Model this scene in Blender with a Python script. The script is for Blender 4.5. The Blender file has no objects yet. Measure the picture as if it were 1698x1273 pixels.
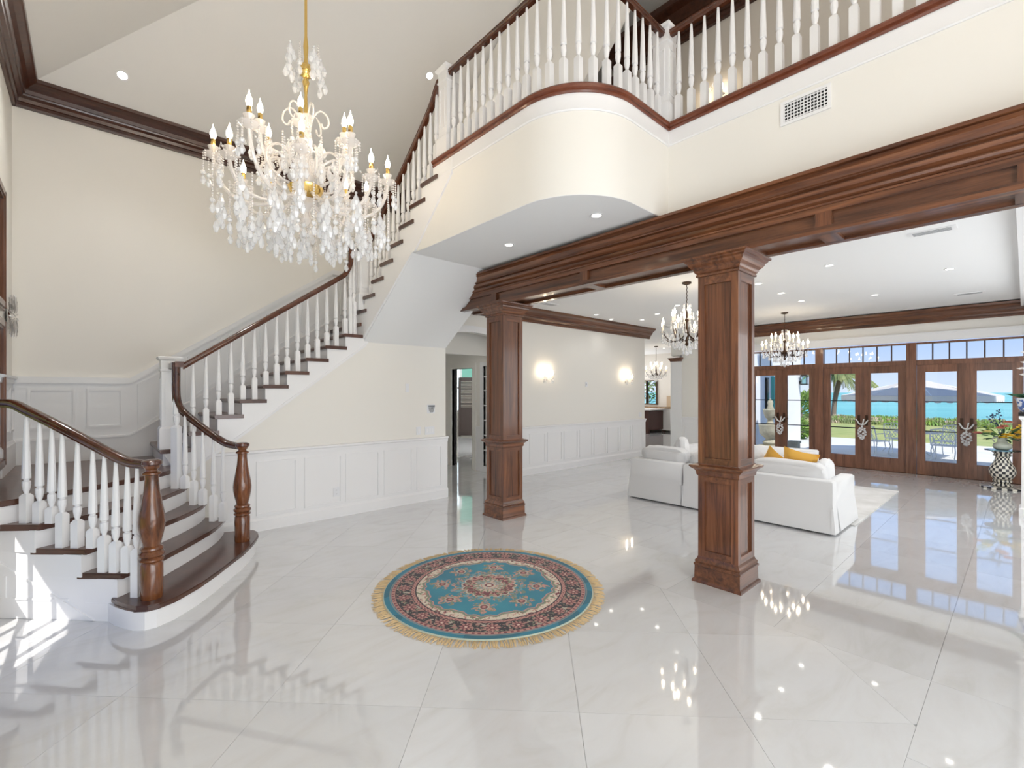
import bpy, bmesh, math, random
from mathutils import Vector, Matrix
random.seed(7)
R = math.radians
PI = math.pi
sc = bpy.context.scene
col = sc.collection

# ---------------------------------------------------------------- camera
HEAD = math.atan2(851, 770)
cam = bpy.data.cameras.new('camera'); cam_o = bpy.data.objects.new('camera', cam); col.objects.link(cam_o)
cam_o.location = (0, 0, 1.6); cam_o.rotation_euler = (PI / 2, 0, HEAD - PI / 2)
cam.sensor_width = 36; cam.sensor_fit = 'HORIZONTAL'; cam.lens = 770 / 1698 * 36
cam.shift_y = 13.5 / 1698; cam.clip_start = 0.05; cam.clip_end = 9000
sc.camera = cam_o
# ---------------------------------------------------------------- world, sun, area lights, exposure
w = bpy.data.worlds.new('sky'); sc.world = w; w.use_nodes = True
nt = w.node_tree; nt.nodes.clear()
o_ = nt.nodes.new('ShaderNodeOutputWorld'); bg = nt.nodes.new('ShaderNodeBackground')
tc = nt.nodes.new('ShaderNodeTexCoord'); sx = nt.nodes.new('ShaderNodeSeparateXYZ'); cr = nt.nodes.new('ShaderNodeValToRGB')
nt.links.new(tc.outputs['Generated'], sx.inputs[0]); nt.links.new(sx.outputs['Z'], cr.inputs[0])
nt.links.new(cr.outputs[0], bg.inputs[0]); nt.links.new(bg.outputs[0], o_.inputs[0])
el = cr.color_ramp.elements
el[0].position = 0.0; el[0].color = (.72, .82, 1.0, 1)
el[1].position = 1.0; el[1].color = (.22, .36, .72, 1)
e = el.new(.13); e.color = (.34, .55, .97, 1)
e = el.new(.35); e.color = (.23, .42, .85, 1)
bg.inputs[1].default_value = .88
SUN = Vector((1, 1.45, -2.1)).normalized()
sl = bpy.data.lights.new('sun', 'SUN'); sl.energy = 3.9; sl.angle = R(.6); sl.color = (1, .96, .9)
so = bpy.data.objects.new('sun', sl); col.objects.link(so); so.rotation_euler = (-SUN).to_track_quat('Z', 'Y').to_euler(); so.location = (-20, -30, 45)
def area(name, loc, target, sx_, sy_, power, color=(1, 1, 1)):
    l = bpy.data.lights.new(name, 'AREA'); l.shape = 'RECTANGLE'; l.size = sx_; l.size_y = sy_; l.energy = power; l.color = color
    o = bpy.data.objects.new(name, l); col.objects.link(o); o.location = loc
    o.rotation_euler = (Vector(loc) - Vector(target)).to_track_quat('Z', 'Y').to_euler(); return o
area('fill_behind_camera_low', (1.6, -2.3, 1.15), (2.4, 3.5, 3.0), 4.6, 2.0, 132, (.88, .94, 1))  # added soft light low behind the camera, no window modelled here
area('fill_behind_camera_high', (.6, -2.3, 5.2), (.6, 7, 3.6), 2.4, 2.0, 72, (1, .90, .77))  # added warm fill for the back wall and foyer, unseen source
area('fill_left_side', (-.5, 1.0, 1.5), (4, 2.6, 1.6), 3.0, 2.6, 24, (.88, .94, 1))  # added fill beside the left wall, not set in a window
area('fill_living_room', (7.8, -.85, 1.7), (7.8, 4, 1.5), 5.5, 2.2, 62, (.93, .97, 1))  # added fill brightening the living room from its right wall
area('fill_gallery', (4.8, -2.2, 5.4), (5.3, 3, 5.5), 1.2, 2.0, 26, (1, .93, .84))  # added fill to lift the underlit gallery
area('fill_kitchen', (15.5, 12.2, 2.0), (14, 8, 1.2), 4, 2, 90, (.98, .99, 1))  # added kitchen fill, set apart from the kitchen window
area('fill_back_room', (8.0, 9.6, 2.4), (9.5, 13.5, 1.0), 2.0, 1.2, 90, (.98, .99, 1))  # added fill brightening the room beyond the hall door
sc.view_settings.view_transform = 'Standard'; sc.view_settings.look = 'None'; sc.view_settings.gamma = 1
sc.view_settings.use_curve_mapping = False; sc.view_settings.exposure = 0.35
sc.cycles.use_denoising = True; sc.cycles.max_bounces = 10; sc.cycles.transparent_max_bounces = 24
sc.cycles.diffuse_bounces = 6; sc.cycles.glossy_bounces = 5; sc.cycles.sample_clamp_indirect = 6; sc.cycles.caustics_refractive = False
sc.cycles.caustics_reflective = False

# ---------------------------------------------------------------- materials
def mat(name, rgb, rough=.5, metal=0, spec=.5, emit=None, es=1, alpha=1, trans=0, coat=0, sheen=0, bump=None, noise=None):
    m = bpy.data.materials.new(name); m.use_nodes = True; n = m.node_tree.nodes; L = m.node_tree.links
    p = n['Principled BSDF']; p.inputs['Base Color'].default_value = (*rgb, 1); p.inputs['Roughness'].default_value = rough
    p.inputs['Metallic'].default_value = metal; p.inputs['Specular IOR Level'].default_value = spec
    p.inputs['Alpha'].default_value = alpha; p.inputs['Transmission Weight'].default_value = trans
    p.inputs['Coat Weight'].default_value = coat; p.inputs['Coat Roughness'].default_value = .08; p.inputs['Sheen Weight'].default_value = sheen
    if emit: p.inputs['Emission Color'].default_value = (*emit, 1); p.inputs['Emission Strength'].default_value = es
    t = n.new('ShaderNodeTexCoord')
    if bump:
        nz = n.new('ShaderNodeTexNoise'); nz.inputs['Scale'].default_value = bump[0]; nz.inputs['Detail'].default_value = 4
        b = n.new('ShaderNodeBump'); b.inputs['Strength'].default_value = bump[1]; b.inputs['Distance'].default_value = bump[2] if len(bump) > 2 else .01
        L.new(t.outputs['Object'], nz.inputs['Vector']); L.new(nz.outputs['Fac'], b.inputs['Height']); L.new(b.outputs[0], p.inputs['Normal'])
    if noise:   # (scale, colour b, lo, hi)
        nz = n.new('ShaderNodeTexNoise'); nz.inputs['Scale'].default_value = noise[0]; nz.inputs['Detail'].default_value = 6
        c = n.new('ShaderNodeValToRGB'); c.color_ramp.elements[0].color = (*rgb, 1); c.color_ramp.elements[1].color = (*noise[1], 1)
        c.color_ramp.elements[0].position = noise[2]; c.color_ramp.elements[1].position = noise[3]
        L.new(t.outputs['Object'], nz.inputs['Vector']); L.new(nz.outputs['Fac'], c.inputs[0]); L.new(c.outputs[0], p.inputs['Base Color'])
    return m
def wood(name, scale, a, b, c, rough=.28):
    m = mat(name, b, rough, coat=.35); n = m.node_tree.nodes; L = m.node_tree.links; p = n['Principled BSDF']
    t = n.new('ShaderNodeTexCoord'); oi = n.new('ShaderNodeObjectInfo')
    mp = n.new('ShaderNodeMapping'); mp.inputs['Scale'].default_value = scale
    ad = n.new('ShaderNodeVectorMath'); ad.operation = 'ADD'
    ml = n.new('ShaderNodeMath'); ml.operation = 'MULTIPLY'; ml.inputs[1].default_value = 7.3
    L.new(oi.outputs['Random'], ml.inputs[0]); L.new(t.outputs['Object'], ad.inputs[0]); L.new(ml.outputs[0], ad.inputs[1]); L.new(ad.outputs[0], mp.inputs['Vector'])
    nz = n.new('ShaderNodeTexNoise'); nz.inputs['Scale'].default_value = 1; nz.inputs['Detail'].default_value = 7; nz.inputs['Roughness'].default_value = .65; nz.inputs['Distortion'].default_value = .6
    r = n.new('ShaderNodeValToRGB'); e = r.color_ramp.elements
    e[0].position = .32; e[0].color = (*a, 1); e[1].position = .72; e[1].color = (*c, 1); q = e.new(.5); q.color = (*b, 1)
    L.new(mp.outputs[0], nz.inputs['Vector']); L.new(nz.outputs['Fac'], r.inputs[0])
    hs = n.new('ShaderNodeHueSaturation'); mr = n.new('ShaderNodeMapRange'); mr.inputs['To Min'].default_value = .82; mr.inputs['To Max'].default_value = 1.18
    L.new(oi.outputs['Random'], mr.inputs['Value']); L.new(mr.outputs[0], hs.inputs['Value']); L.new(r.outputs[0], hs.inputs['Color']); L.new(hs.outputs[0], p.inputs['Base Color'])
    bp = n.new('ShaderNodeBump'); bp.inputs['Strength'].default_value = .06; bp.inputs['Distance'].default_value = .002
    L.new(nz.outputs['Fac'], bp.inputs['Height']); L.new(bp.outputs[0], p.inputs['Normal'])
    return m
WA, WB, WC = (.052, .017, .008), (.135, .048, .020), (.245, .095, .039)
M = {}
M['wood_z'] = wood('wood_grain_upright', (22, 22, 1.3), WA, WB, WC)
M['wood_y'] = wood('wood_grain_along_y', (22, 1.3, 22), WA, WB, WC)
M['wood_x'] = wood('wood_grain_along_x', (1.3, 22, 22), WA, WB, WC)
M['rail'] = wood('polished_handrail_wood', (9, 9, 9), (.05, .014, .007), (.085, .026, .012), (.13, .042, .019), .2)
M['newel'] = wood('turned_walnut', (14, 14, 2.2), (.05, .016, .006), (.15, .05, .017), (.27, .10, .034), .2)
M['tread'] = wood('dark_tread_wood', (5, 5, 5), (.062, .024, .015), (.085, .033, .020), (.115, .045, .027), .3)
M['gallery_edge'] = wood('red_brown_edge_wood', (6, 6, 20), (.10, .025, .012), (.15, .040, .018), (.20, .06, .028), .25)
M['crown_dark'] = wood('dark_crown_wood', (3, 22, 22), (.030, .009, .005), (.060, .019, .010), (.085, .030, .016), .3)
M['door_wood'] = wood('door_wood', (20, 20, 1.5), (.11, .045, .025), (.19, .082, .046), (.27, .125, .072), .35)
M['wall'] = mat('cream_wall_paint', (.83, .81, .765), .65, bump=(140, .03, .002))
M['white'] = mat('white_trim_paint', (.85, .85, .86), .35, bump=(60, .02, .001))
M['wains'] = mat('pale_grey_white_wainscot', (.80, .81, .825), .4)
M['ceil'] = mat('ceiling_paint', (.80, .79, .77), .8)
M['ceil2'] = mat('white_ceiling_paint', (.86, .865, .87), .8)
M['grout'] = mat('pale_grout', (.60, .59, .57), .6)
M['gold'] = mat('polished_gold', (.95, .66, .22), .18, 1)
M['bronze'] = mat('dark_bronze', (.06, .035, .022), .35, .8)
M['black'] = mat('black_metal', (.015, .015, .016), .4, .6)
M['bulb'] = mat('glowing_bulb', (1, .9, .75), .3, emit=(1, .82, .58), es=26)
M['lens'] = mat('glowing_lens', (1, 1, 1), .3, emit=(1, .95, .86), es=5)
M['cryst'] = mat('clear_cut_crystal', (.97, .93, .90), .08, spec=.9, alpha=.60, coat=.6)
M['cryst_w'] = mat('frosted_crystal', (.95, .96, .98), .15, spec=.9, alpha=.55, coat=.7)
M['candle'] = mat('ivory_candle_sleeve', (.9, .85, .72), .5, emit=(1, .75, .45), es=.25)
M['fabric'] = mat('white_slipcover_linen', (.74, .74, .745), .9, sheen=.2, bump=(220, .15, .003), spec=.2)
M['fabric2'] = mat('cream_linen', (.74, .69, .60), .9, bump=(220, .15, .003), spec=.2)
M['yellow'] = mat('mustard_velvet', (.80, .44, .07), .8, sheen=.3, bump=(60, .2, .004))
M['grey_dark'] = mat('dark_grey_plastic', (.10, .11, .12), .4)
M['grey'] = mat('mid_grey_plastic', (.35, .36, .37), .4)
M['plate'] = mat('white_plastic_plate', (.80, .81, .84), .35)
M['outlet'] = mat('slot_black', (.05, .05, .05), .6)
M['shadow'] = mat('painted_shade_black', (.03, .03, .03), .9)  # near-black stand-in for shade under the sofas and in the wall vent
M['patio'] = mat('pale_patio_stone', (.74, .72, .68), .8, noise=(1.5, (.66, .64, .60), .4, .7))
M['lawn'] = mat('dry_green_lawn', (.30, .36, .10), .95, noise=(1.1, (.46, .44, .16), .35, .7))
M['dune'] = mat('beach_sand', (.66, .55, .43), .95, noise=(.9, (.50, .46, .24), .4, .7))
M['sea'] = mat('turquoise_sea', (.16, .44, .44), .6, spec=.15, bump=(.35, .4, .3), noise=(.02, (.24, .56, .53), .35, .65))
M['leaf'] = mat('green_leaf', (.16, .32, .06), .55, noise=(9, (.36, .50, .10), .3, .75))
M['leaf2'] = mat('dark_green_leaf', (.03, .10, .05), .4, noise=(12, (.06, .16, .07), .3, .7))
M['frond'] = mat('palm_frond_green', (.20, .27, .10), .6, noise=(6, (.42, .42, .16), .4, .8))
M['bark'] = mat('palm_bark', (.22, .18, .14), .9)
M['stucco'] = mat('white_stucco', (.80, .80, .80), .9)
M['teal'] = mat('teal_shutter_paint', (.10, .46, .42), .5)
M['tealwall'] = mat('seafoam_wall_paint', (.30, .62, .53), .7)
M['stone'] = mat('weathered_cast_stone', (.47, .44, .34), .9, bump=(30, .4, .02), noise=(6, (.34, .31, .23), .35, .7))
M['castw'] = mat('white_cast_aluminium', (.80, .81, .80), .5)
M['canvas'] = mat('grey_beige_canvas', (.60, .56, .52), .9)
M['canvas_w'] = mat('ivory_valance_canvas', (.80, .78, .70), .9)
M['vase'] = mat('celadon_glaze', (.52, .56, .49), .25, coat=.3)
M['chk_w'] = mat('ivory_glaze', (.82, .78, .68), .3, coat=.4)
M['chk_b'] = mat('black_glaze', (.02, .02, .025), .3, coat=.4)
M['petal_y'] = mat('yellow_petals', (.85, .58, .06), .6)
M['petal_c'] = mat('pale_yellow_petals', (.85, .76, .32), .6)
M['petal_r'] = mat('coral_pink_petals', (.72, .26, .20), .6)
M['petal_p'] = mat('peach_petals', (.88, .56, .38), .6)
M['petal_w'] = mat('white_orchid_petals', (.88, .84, .82), .5)
M['navy'] = mat('navy_berries', (.05, .07, .14), .5)
M['china'] = mat('blue_and_white_china', (.80, .84, .92), .2, coat=.6, noise=(22, (.06, .13, .42), .47, .53))
M['louvre'] = mat('dark_louvre_wood', (.030, .016, .012), .5)
M['darkdoor'] = mat('near_black_door', (.012, .009, .008), .45)
M['granite'] = mat('golden_granite', (.42, .26, .12), .25, noise=(30, (.12, .07, .04), .4, .6))
M['cabinet'] = mat('dark_cherry_cabinet', (.055, .018, .014), .35)
M['backsplash'] = mat('tan_tile', (.55, .42, .28), .5)
M['wire'] = mat('silver_ornament', (.62, .60, .58), .3, .7)
M['mirror'] = mat('mirror_glass', (.8, .8, .8), .03, 1)
M['rug_edge'] = mat('tan_fringe_yarn', (.62, .47, .27), .95)
M['bigrug'] = mat('silvery_area_rug', (.56, .55, .53), .95, bump=(90, .3, .006), noise=(3.2, (.70, .69, .68), .35, .65), sheen=.2)
M['palewall'] = mat('pale_greige_wall', (.72, .68, .62), .7)

def glassmat(name, tint, refl=.0):
    m = bpy.data.materials.new(name); m.use_nodes = True; n = m.node_tree.nodes; L = m.node_tree.links; n.clear()
    o = n.new('ShaderNodeOutputMaterial'); t = n.new('ShaderNodeBsdfTransparent'); t.inputs[0].default_value = (*tint, 1)
    g = n.new('ShaderNodeBsdfGlossy'); g.inputs['Roughness'].default_value = .01
    f = n.new('ShaderNodeFresnel'); f.inputs[0].default_value = 1.35; mx = n.new('ShaderNodeMixShader')
    L.new(f.outputs[0], mx.inputs[0]); L.new(t.outputs[0], mx.inputs[1]); L.new(g.outputs[0], mx.inputs[2]); L.new(mx.outputs[0], o.inputs[0]); return m
M['glass'] = glassmat('clear_window_glass', (.97, .98, .98))
M['glass_top'] = glassmat('table_glass', (.62, .80, .78))

def marble():
    m = mat('polished_cream_marble', (.60, .60, .59), .045, spec=.5); n = m.node_tree.nodes; L = m.node_tree.links; p = n['Principled BSDF']
    g = n.new('ShaderNodeNewGeometry'); oi = n.new('ShaderNodeObjectInfo')
    ml = n.new('ShaderNodeMath'); ml.operation = 'MULTIPLY'; ml.inputs[1].default_value = 3.1
    ad = n.new('ShaderNodeVectorMath'); ad.operation = 'ADD'
    L.new(oi.outputs['Random'], ml.inputs[0]); L.new(g.outputs['Position'], ad.inputs[0]); L.new(ml.outputs[0], ad.inputs[1])
    mp = n.new('ShaderNodeMapping'); mp.inputs['Scale'].default_value = (.8, 2.2, 1); mp.inputs['Rotation'].default_value = (0, 0, R(20)); L.new(ad.outputs[0], mp.inputs['Vector'])
    nz = n.new('ShaderNodeTexNoise'); nz.inputs['Scale'].default_value = 1.9; nz.inputs['Detail'].default_value = 9; nz.inputs['Roughness'].default_value = .62; nz.inputs['Distortion'].default_value = 1.4
    L.new(mp.outputs[0], nz.inputs['Vector'])
    r = n.new('ShaderNodeValToRGB'); e = r.color_ramp.elements
    p.inputs['IOR'].default_value = 1.72; p.inputs['Coat Weight'].default_value = .7; p.inputs['Coat IOR'].default_value = 1.6; p.inputs['Coat Roughness'].default_value = .03
    e[0].position = .28; e[0].color = (.60, .60, .595, 1); e[1].position = .58; e[1].color = (.66, .67, .685, 1); q = e.new(.45); q.color = (.645, .65, .66, 1)
    L.new(nz.outputs['Fac'], r.inputs[0])
    hs = n.new('ShaderNodeHueSaturation'); mr = n.new('ShaderNodeMapRange'); mr.inputs['To Min'].default_value = .96; mr.inputs['To Max'].default_value = 1.04
    L.new(oi.outputs['Random'], mr.inputs['Value']); L.new(mr.outputs[0], hs.inputs['Value']); L.new(r.outputs[0], hs.inputs['Color']); L.new(hs.outputs[0], p.inputs['Base Color'])
    return m
M['marble'] = marble()

# ---------------------------------------------------------------- mesh builder
ORG = {}
class MB:
    def __init__(s): s.v = []; s.f = []; s.m = []
    def add(s, vs, fs, mi=0):
        b = len(s.v); s.v += [tuple(v) for v in vs]; s.f += [tuple(i + b for i in f) for f in fs]; s.m += [mi] * len(fs); return s
    def box(s, x0, x1, y0, y1, z0, z1, mi=0):
        return s.add([(x0, y0, z0), (x1, y0, z0), (x1, y1, z0), (x0, y1, z0), (x0, y0, z1), (x1, y0, z1), (x1, y1, z1), (x0, y1, z1)],
                     [(3, 2, 1, 0), (4, 5, 6, 7), (0, 1, 5, 4), (1, 2, 6, 5), (2, 3, 7, 6), (3, 0, 4, 7)], mi)
    def cbox(s, c, d, rz=0, mi=0):
        hx, hy, hz = d[0] / 2, d[1] / 2, d[2] / 2; cs, sn = math.cos(rz), math.sin(rz); vs = []
        for z in (-hz, hz):
            for x, y in ((-hx, -hy), (hx, -hy), (hx, hy), (-hx, hy)): vs.append((c[0] + x * cs - y * sn, c[1] + x * sn + y * cs, c[2] + z))
        return s.add(vs, [(3, 2, 1, 0), (4, 5, 6, 7), (0, 1, 5, 4), (1, 2, 6, 5), (2, 3, 7, 6), (3, 0, 4, 7)], mi)
    def prism(s, poly, z0, z1, ax='z', mi=0):
        n = len(poly)
        P = {'z': lambda a, b, c: (a, b, c), 'x': lambda a, b, c: (c, a, b), 'y': lambda a, b, c: (a, c, b)}[ax]
        vs = [P(a, b, z0) for a, b in poly] + [P(a, b, z1) for a, b in poly]
        return s.add(vs, [tuple(range(n))[::-1], tuple(range(n, 2 * n))] + [(i, (i + 1) % n, (i + 1) % n + n, i + n) for i in range(n)], mi)
    def lathe(s, c, prof, seg=16, ph=0, mi=0, sq=1, alt=None):
        vs = []; n = len(prof)
        for r, z in prof:
            for k in range(seg):
                a = ph + 2 * PI * k / seg; vs.append((c[0] + r * sq * math.cos(a), c[1] + r * sq * math.sin(a), c[2] + z))
        fs = []; ms = []
        for i in range(n - 1):
            for k in range(seg):
                fs.append((i * seg + k, i * seg + (k + 1) % seg, (i + 1) * seg + (k + 1) % seg, (i + 1) * seg + k)); ms.append(mi if alt is None else alt(i, k))
        b = len(s.v); s.v += vs; s.f += [tuple(i + b for i in f) for f in fs]; s.m += ms
        s.f += [tuple(b + k for k in range(seg))[::-1], tuple(b + (n - 1) * seg + k for k in range(seg))]; s.m += [mi, mi]
        return s
    def sqr(s, c, prof, mi=0): return s.lathe(c, prof, 4, PI / 4, mi, math.sqrt(2))
    def tube(s, path, r, seg=6, mi=0):
        P = [Vector(p) for p in path]; n = len(P); rs = r if isinstance(r, (list, tuple)) else [r] * n; vs = []
        up = Vector((0, 0, 1)); prev = None
        for i, p in enumerate(P):
            d = (P[min(i + 1, n - 1)] - P[max(i - 1, 0)]).normalized()
            if prev is None:
                a = d.cross(up if abs(d.z) < .9 else Vector((1, 0, 0))).normalized()
            else:
                a = (prev - d * prev.dot(d)).normalized()
            prev = a; b = d.cross(a)
            for k in range(seg):
                t = 2 * PI * k / seg; vs.append(p + (a * math.cos(t) + b * math.sin(t)) * rs[i])
        fs = [(i * seg + k, i * seg + (k + 1) % seg, (i + 1) * seg + (k + 1) % seg, (i + 1) * seg + k) for i in range(n - 1) for k in range(seg)]
        fs += [tuple(range(seg))[::-1], tuple((n - 1) * seg + k for k in range(seg))]
        return s.add(vs, fs, mi)
    def sweep(s, prof, path, mi=0, vertical_ok=True):
        """profile points (side, up) carried along a path; side stays level"""
        P = [Vector(p) for p in path]; n = len(P); m = len(prof); vs = []; last = None
        for i, p in enumerate(P):
            d0 = (P[i] - P[i - 1]).normalized() if i > 0 else (P[1] - P[0]).normalized()
            d1 = (P[i + 1] - P[i]).normalized() if i < n - 1 else d0
            d = (d0 + d1).normalized(); h = Vector((d.x, d.y, 0))
            if h.length < .15 and last is not None: side = last
            else: side = Vector((h.y, -h.x, 0)).normalized()
            last = side; k = max(.5, d.dot(d1)); up = side.cross(d).normalized()
            hh0 = Vector((d0.x, d0.y, 0)); hh1 = Vector((d1.x, d1.y, 0)); ks = 1
            if hh0.length > .3 and hh1.length > .3: ks = 1 / max(.5, math.cos(hh0.angle(hh1) / 2))
            for a, b in prof: vs.append(p + side * a * ks + up * b)
        fs = [(i * m + k, i * m + (k + 1) % m, (i + 1) * m + (k + 1) % m, (i + 1) * m + k) for i in range(n - 1) for k in range(m)]
        fs += [tuple(range(m))[::-1], tuple((n - 1) * m + k for k in range(m))]
        return s.add(vs, fs, mi)
    def ball(s, c, r, mi=0, seg=6, rings=4, sz=1):
        prof = [(r * math.sin(PI * i / rings) + 1e-4, -r * sz * math.cos(PI * i / rings)) for i in range(rings + 1)]
        return s.lathe(c, prof, seg, random.random(), mi)
    def drop(s, c, r, h, mi=0, seg=6):
        return s.lathe(c, [(.15 * r, 0), (.6 * r, -h * .25), (r, -h * .6), (.55 * r, -h * .9), (.01, -h)], seg, 0, mi)
    def quad(s, a, b, c, d, mi=0): return s.add([a, b, c, d], [(0, 1, 2, 3)], mi)
    def build(s, name, mats, parent=None, smooth=False, loc=None):
        me = bpy.data.meshes.new(name); off = Vector(ORG.get(parent.name, (0, 0, 0))) if parent else Vector(loc or (0, 0, 0))
        me.from_pydata([Vector(v) - off for v in s.v], [], s.f)
        mats = mats if isinstance(mats, (list, tuple)) else [mats]
        for x in mats: me.materials.append(M[x] if isinstance(x, str) else x)
        me.polygons.foreach_set('material_index', s.m)
        bm = bmesh.new(); bm.from_mesh(me); bmesh.ops.recalc_face_normals(bm, faces=bm.faces); bm.to_mesh(me); bm.free()
        if smooth:
            me.polygons.foreach_set('use_smooth', [True] * len(me.polygons)); me.set_sharp_from_angle(angle=R(smooth if smooth is not True else 40))
        me.update(); o = bpy.data.objects.new(name, me); col.objects.link(o)
        if parent: o.parent = parent; ORG[o.name] = ORG.get(parent.name, (0, 0, 0))
        else: o.location = off; ORG[o.name] = tuple(off)
        return o
def tag(o, label=None, cat=None, group=None, kind=None):
    if label: o['label'] = label
    if cat: o['category'] = cat
    if group: o['group'] = group
    if kind: o['kind'] = kind
    return o
def thing(name, label, cat, loc=(0, 0, 0), group=None):
    o = bpy.data.objects.new(name, None); col.objects.link(o); o.location = loc; o.empty_display_size = .1
    ORG[o.name] = tuple(loc); return tag(o, label, cat, group)
def struct(name, mb, m, parent=None, smooth=False):
    o = mb.build(name, m, parent, smooth)
    if not parent: o['kind'] = 'structure'
    return o
def sroot(name):
    o = bpy.data.objects.new(name, None); col.objects.link(o); o['kind'] = 'structure'; ORG[o.name] = (0, 0, 0); return o
def copy_tree(o, parent=None, loc=None, rz=None, label=None):
    c = o.copy(); col.objects.link(c); ORG[c.name] = ORG.get(o.name, (0, 0, 0))
    if parent: c.parent = parent
    if loc is not None: c.location = loc
    if rz is not None: c.rotation_euler = (0, 0, rz)
    if label: c['label'] = label
    for ch in list(o.children): copy_tree(ch, c)
    return c
def inst(mesh, name, parent, loc, rz=0):
    """a part that shares mesh data; loc is a world position"""
    o = bpy.data.objects.new(name, mesh); col.objects.link(o); o.parent = parent
    o.location = Vector(loc) - Vector(ORG.get(parent.name, (0, 0, 0))); o.rotation_euler = (0, 0, rz); ORG[o.name] = tuple(loc); return o
def meshdata(mb, name, mats, smooth=False):
    o = mb.build(name, mats, None, smooth); me = o.data; bpy.data.objects.remove(o); return me

XS, YS, YB, XC, XV = -.61, 5.93, 7.0, 2.69, 3.9       # left wall, stair side wall, back wall, upper flight side, vent wall
CZ = 3.2                                                # living room ceiling

# ================================================================= FLOOR
fl = struct('floor', MB().box(-1.2, 12.1, -2.5, 6.45, -.12, -.012).box(3.8, 17.75, 6.45, 14.5, -.12, -.012), 'grout')
def clip(poly, nx, ny, c):                              # keep nx*x+ny*y <= c
    out = []
    for i in range(len(poly)):
        a, b = poly[i], poly[(i + 1) % len(poly)]
        da, db = nx * a[0] + ny * a[1] - c, nx * b[0] + ny * b[1] - c
        if da <= 0: out.append(a)
        if (da < 0 < db) or (db < 0 < da):
            t = da / (da - db); out.append((a[0] + (b[0] - a[0]) * t, a[1] + (b[1] - a[1]) * t))
    return out
def tile(poly):
    if len(poly) < 3: return
    ar = abs(sum(poly[i][0] * poly[(i + 1) % len(poly)][1] - poly[(i + 1) % len(poly)][0] * poly[i][1] for i in range(len(poly)))) / 2
    if ar < .01: return
    cx, cy = sum(p[0] for p in poly) / len(poly), sum(p[1] for p in poly) / len(poly)
    g = .0011; q = []
    for x, y in poly:
        d = math.hypot(x - cx, y - cy); q.append((x - (x - cx) / d * g, y - (y - cy) / d * g))
    MB().prism(q, -.012, 0).build('floor_tile', 'marble', fl)
def inframe(x, y):
    dp = x * math.cos(HEAD) + y * math.sin(HEAD); r = x * math.sin(HEAD) - y * math.cos(HEAD)
    return dp > .9 and abs(r) < dp * 1.103 + .9
T = .8; s2 = math.sqrt(2)
for i in range(-9, 10):
    for j in range(-3, 16):
        # diagonal joints: x-y = .31+1.131*i ; x+y = 3.3+1.131*j
        c0, c1 = .31 + T * s2 * i, .31 + T * s2 * (i + 1); d0, d1 = 3.3 + T * s2 * (j - 6), 3.3 + T * s2 * (j - 5)
        poly = [((d + c) / 2, (d - c) / 2) for c, d in ((c0, d0), (c1, d0), (c1, d1), (c0, d1))]
        for n in ((-1, 0, 1.2), (1, 0, 3.45), (0, -1, -.35), (0, 1, 6.0)): poly = clip(poly, *n)
        if len(poly) > 2:
            cx, cy = sum(p[0] for p in poly) / len(poly), sum(p[1] for p in poly) / len(poly)
            if inframe(cx, cy) and not (cx < -.9): tile(poly)
for i in range(-1, 22):
    for j in range(-4, 18):
        x0, y0 = 3.45 + T * i, .35 + T * j
        if i < 0 and y0 >= .3: continue
        poly = [(x0, y0), (x0 + T, y0), (x0 + T, y0 + T), (x0, y0 + T)]
        if j < 0 and i >= -1: pass
        if inframe(x0 + .4, y0 + .4) and x0 < 19 and y0 < 13.5:
            for n in ((1, 0, 11.9), ) if y0 < 6 else (): poly = clip(poly, *n)
            if y0 + T > 9 and x0 < 4: continue
            tile(poly)
for i in range(-6, -1):                                  # foyer strip near the camera
    x0 = 3.45 + T * i
    if inframe(x0 + .4, -.05): tile([(x0, -.45), (x0 + T, -.45), (x0 + T, .35), (x0, .35)])

# ================================================================= WALLS
def plate_x(x0, x1, poly, holes=()): pass
lw = MB()   # left wall x=XS, windows: upper y 4.4..6.15, and a low side light that lets the sun in
def wall_holes(axis, t0, t1, a0, a1, z0, z1, holes):
    """wall slab with rectangular holes: axis 'x' -> slab t0..t1 in x, runs along y"""
    mb = MB(); xs = sorted({a0, a1, *[h[0] for h in holes], *[h[1] for h in holes]}); zs = sorted({z0, z1, *[h[2] for h in holes], *[h[3] for h in holes]})
    for i in range(len(xs) - 1):
        run = None
        for j in range(len(zs) - 1):
            cx, cz = (xs[i] + xs[i + 1]) / 2, (zs[j] + zs[j + 1]) / 2
            inside = any(h[0] < cx < h[1] and h[2] < cz < h[3] for h in holes)
            if not inside: run = [zs[j] if run is None else run[0], zs[j + 1]]
            if inside or j == len(zs) - 2:
                if run:
                    if axis == 'x': mb.box(t0, t1, xs[i], xs[i + 1], run[0], run[1])
                    else: mb.box(xs[i], xs[i + 1], t0, t1, run[0], run[1])
                run = None
    return mb
LW = [(4.6, 6.09, 1.02, 2.16), (4.6, 6.09, 2.42, 3.32), (3.25, 4.47, .12, 1.44)]
struct('wall_left', wall_holes('x', XS - .2, XS, -2.5, 7.2, -.05, 4.75, LW), 'wall')
struct('wall_back', MB().box(XS - .2, 9.2, YB, YB + .15, 2.3, 4.8).box(XS - .2, 4.0, YB, YB + .15, -.05, 2.3), 'wall')
# stair side wall under the middle flight
XK = [.51, .75, .987, 1.224, 1.462, 1.70, 1.937, 2.175, 2.412, 2.65]   # nosings of treads 6..15
r = .1685
under = [(.66, 0), (4.0, 0), (4.0, 2.32), (2.72, 2.32), (2.6, 2.3), (.70, .88), (.66, .88)]
struct('wall_side', MB().prism(under, YS, YS + .12, 'y').box(3.88, 4.0, YS + .12, 9.2, 0, 3.15), 'wall')
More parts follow.
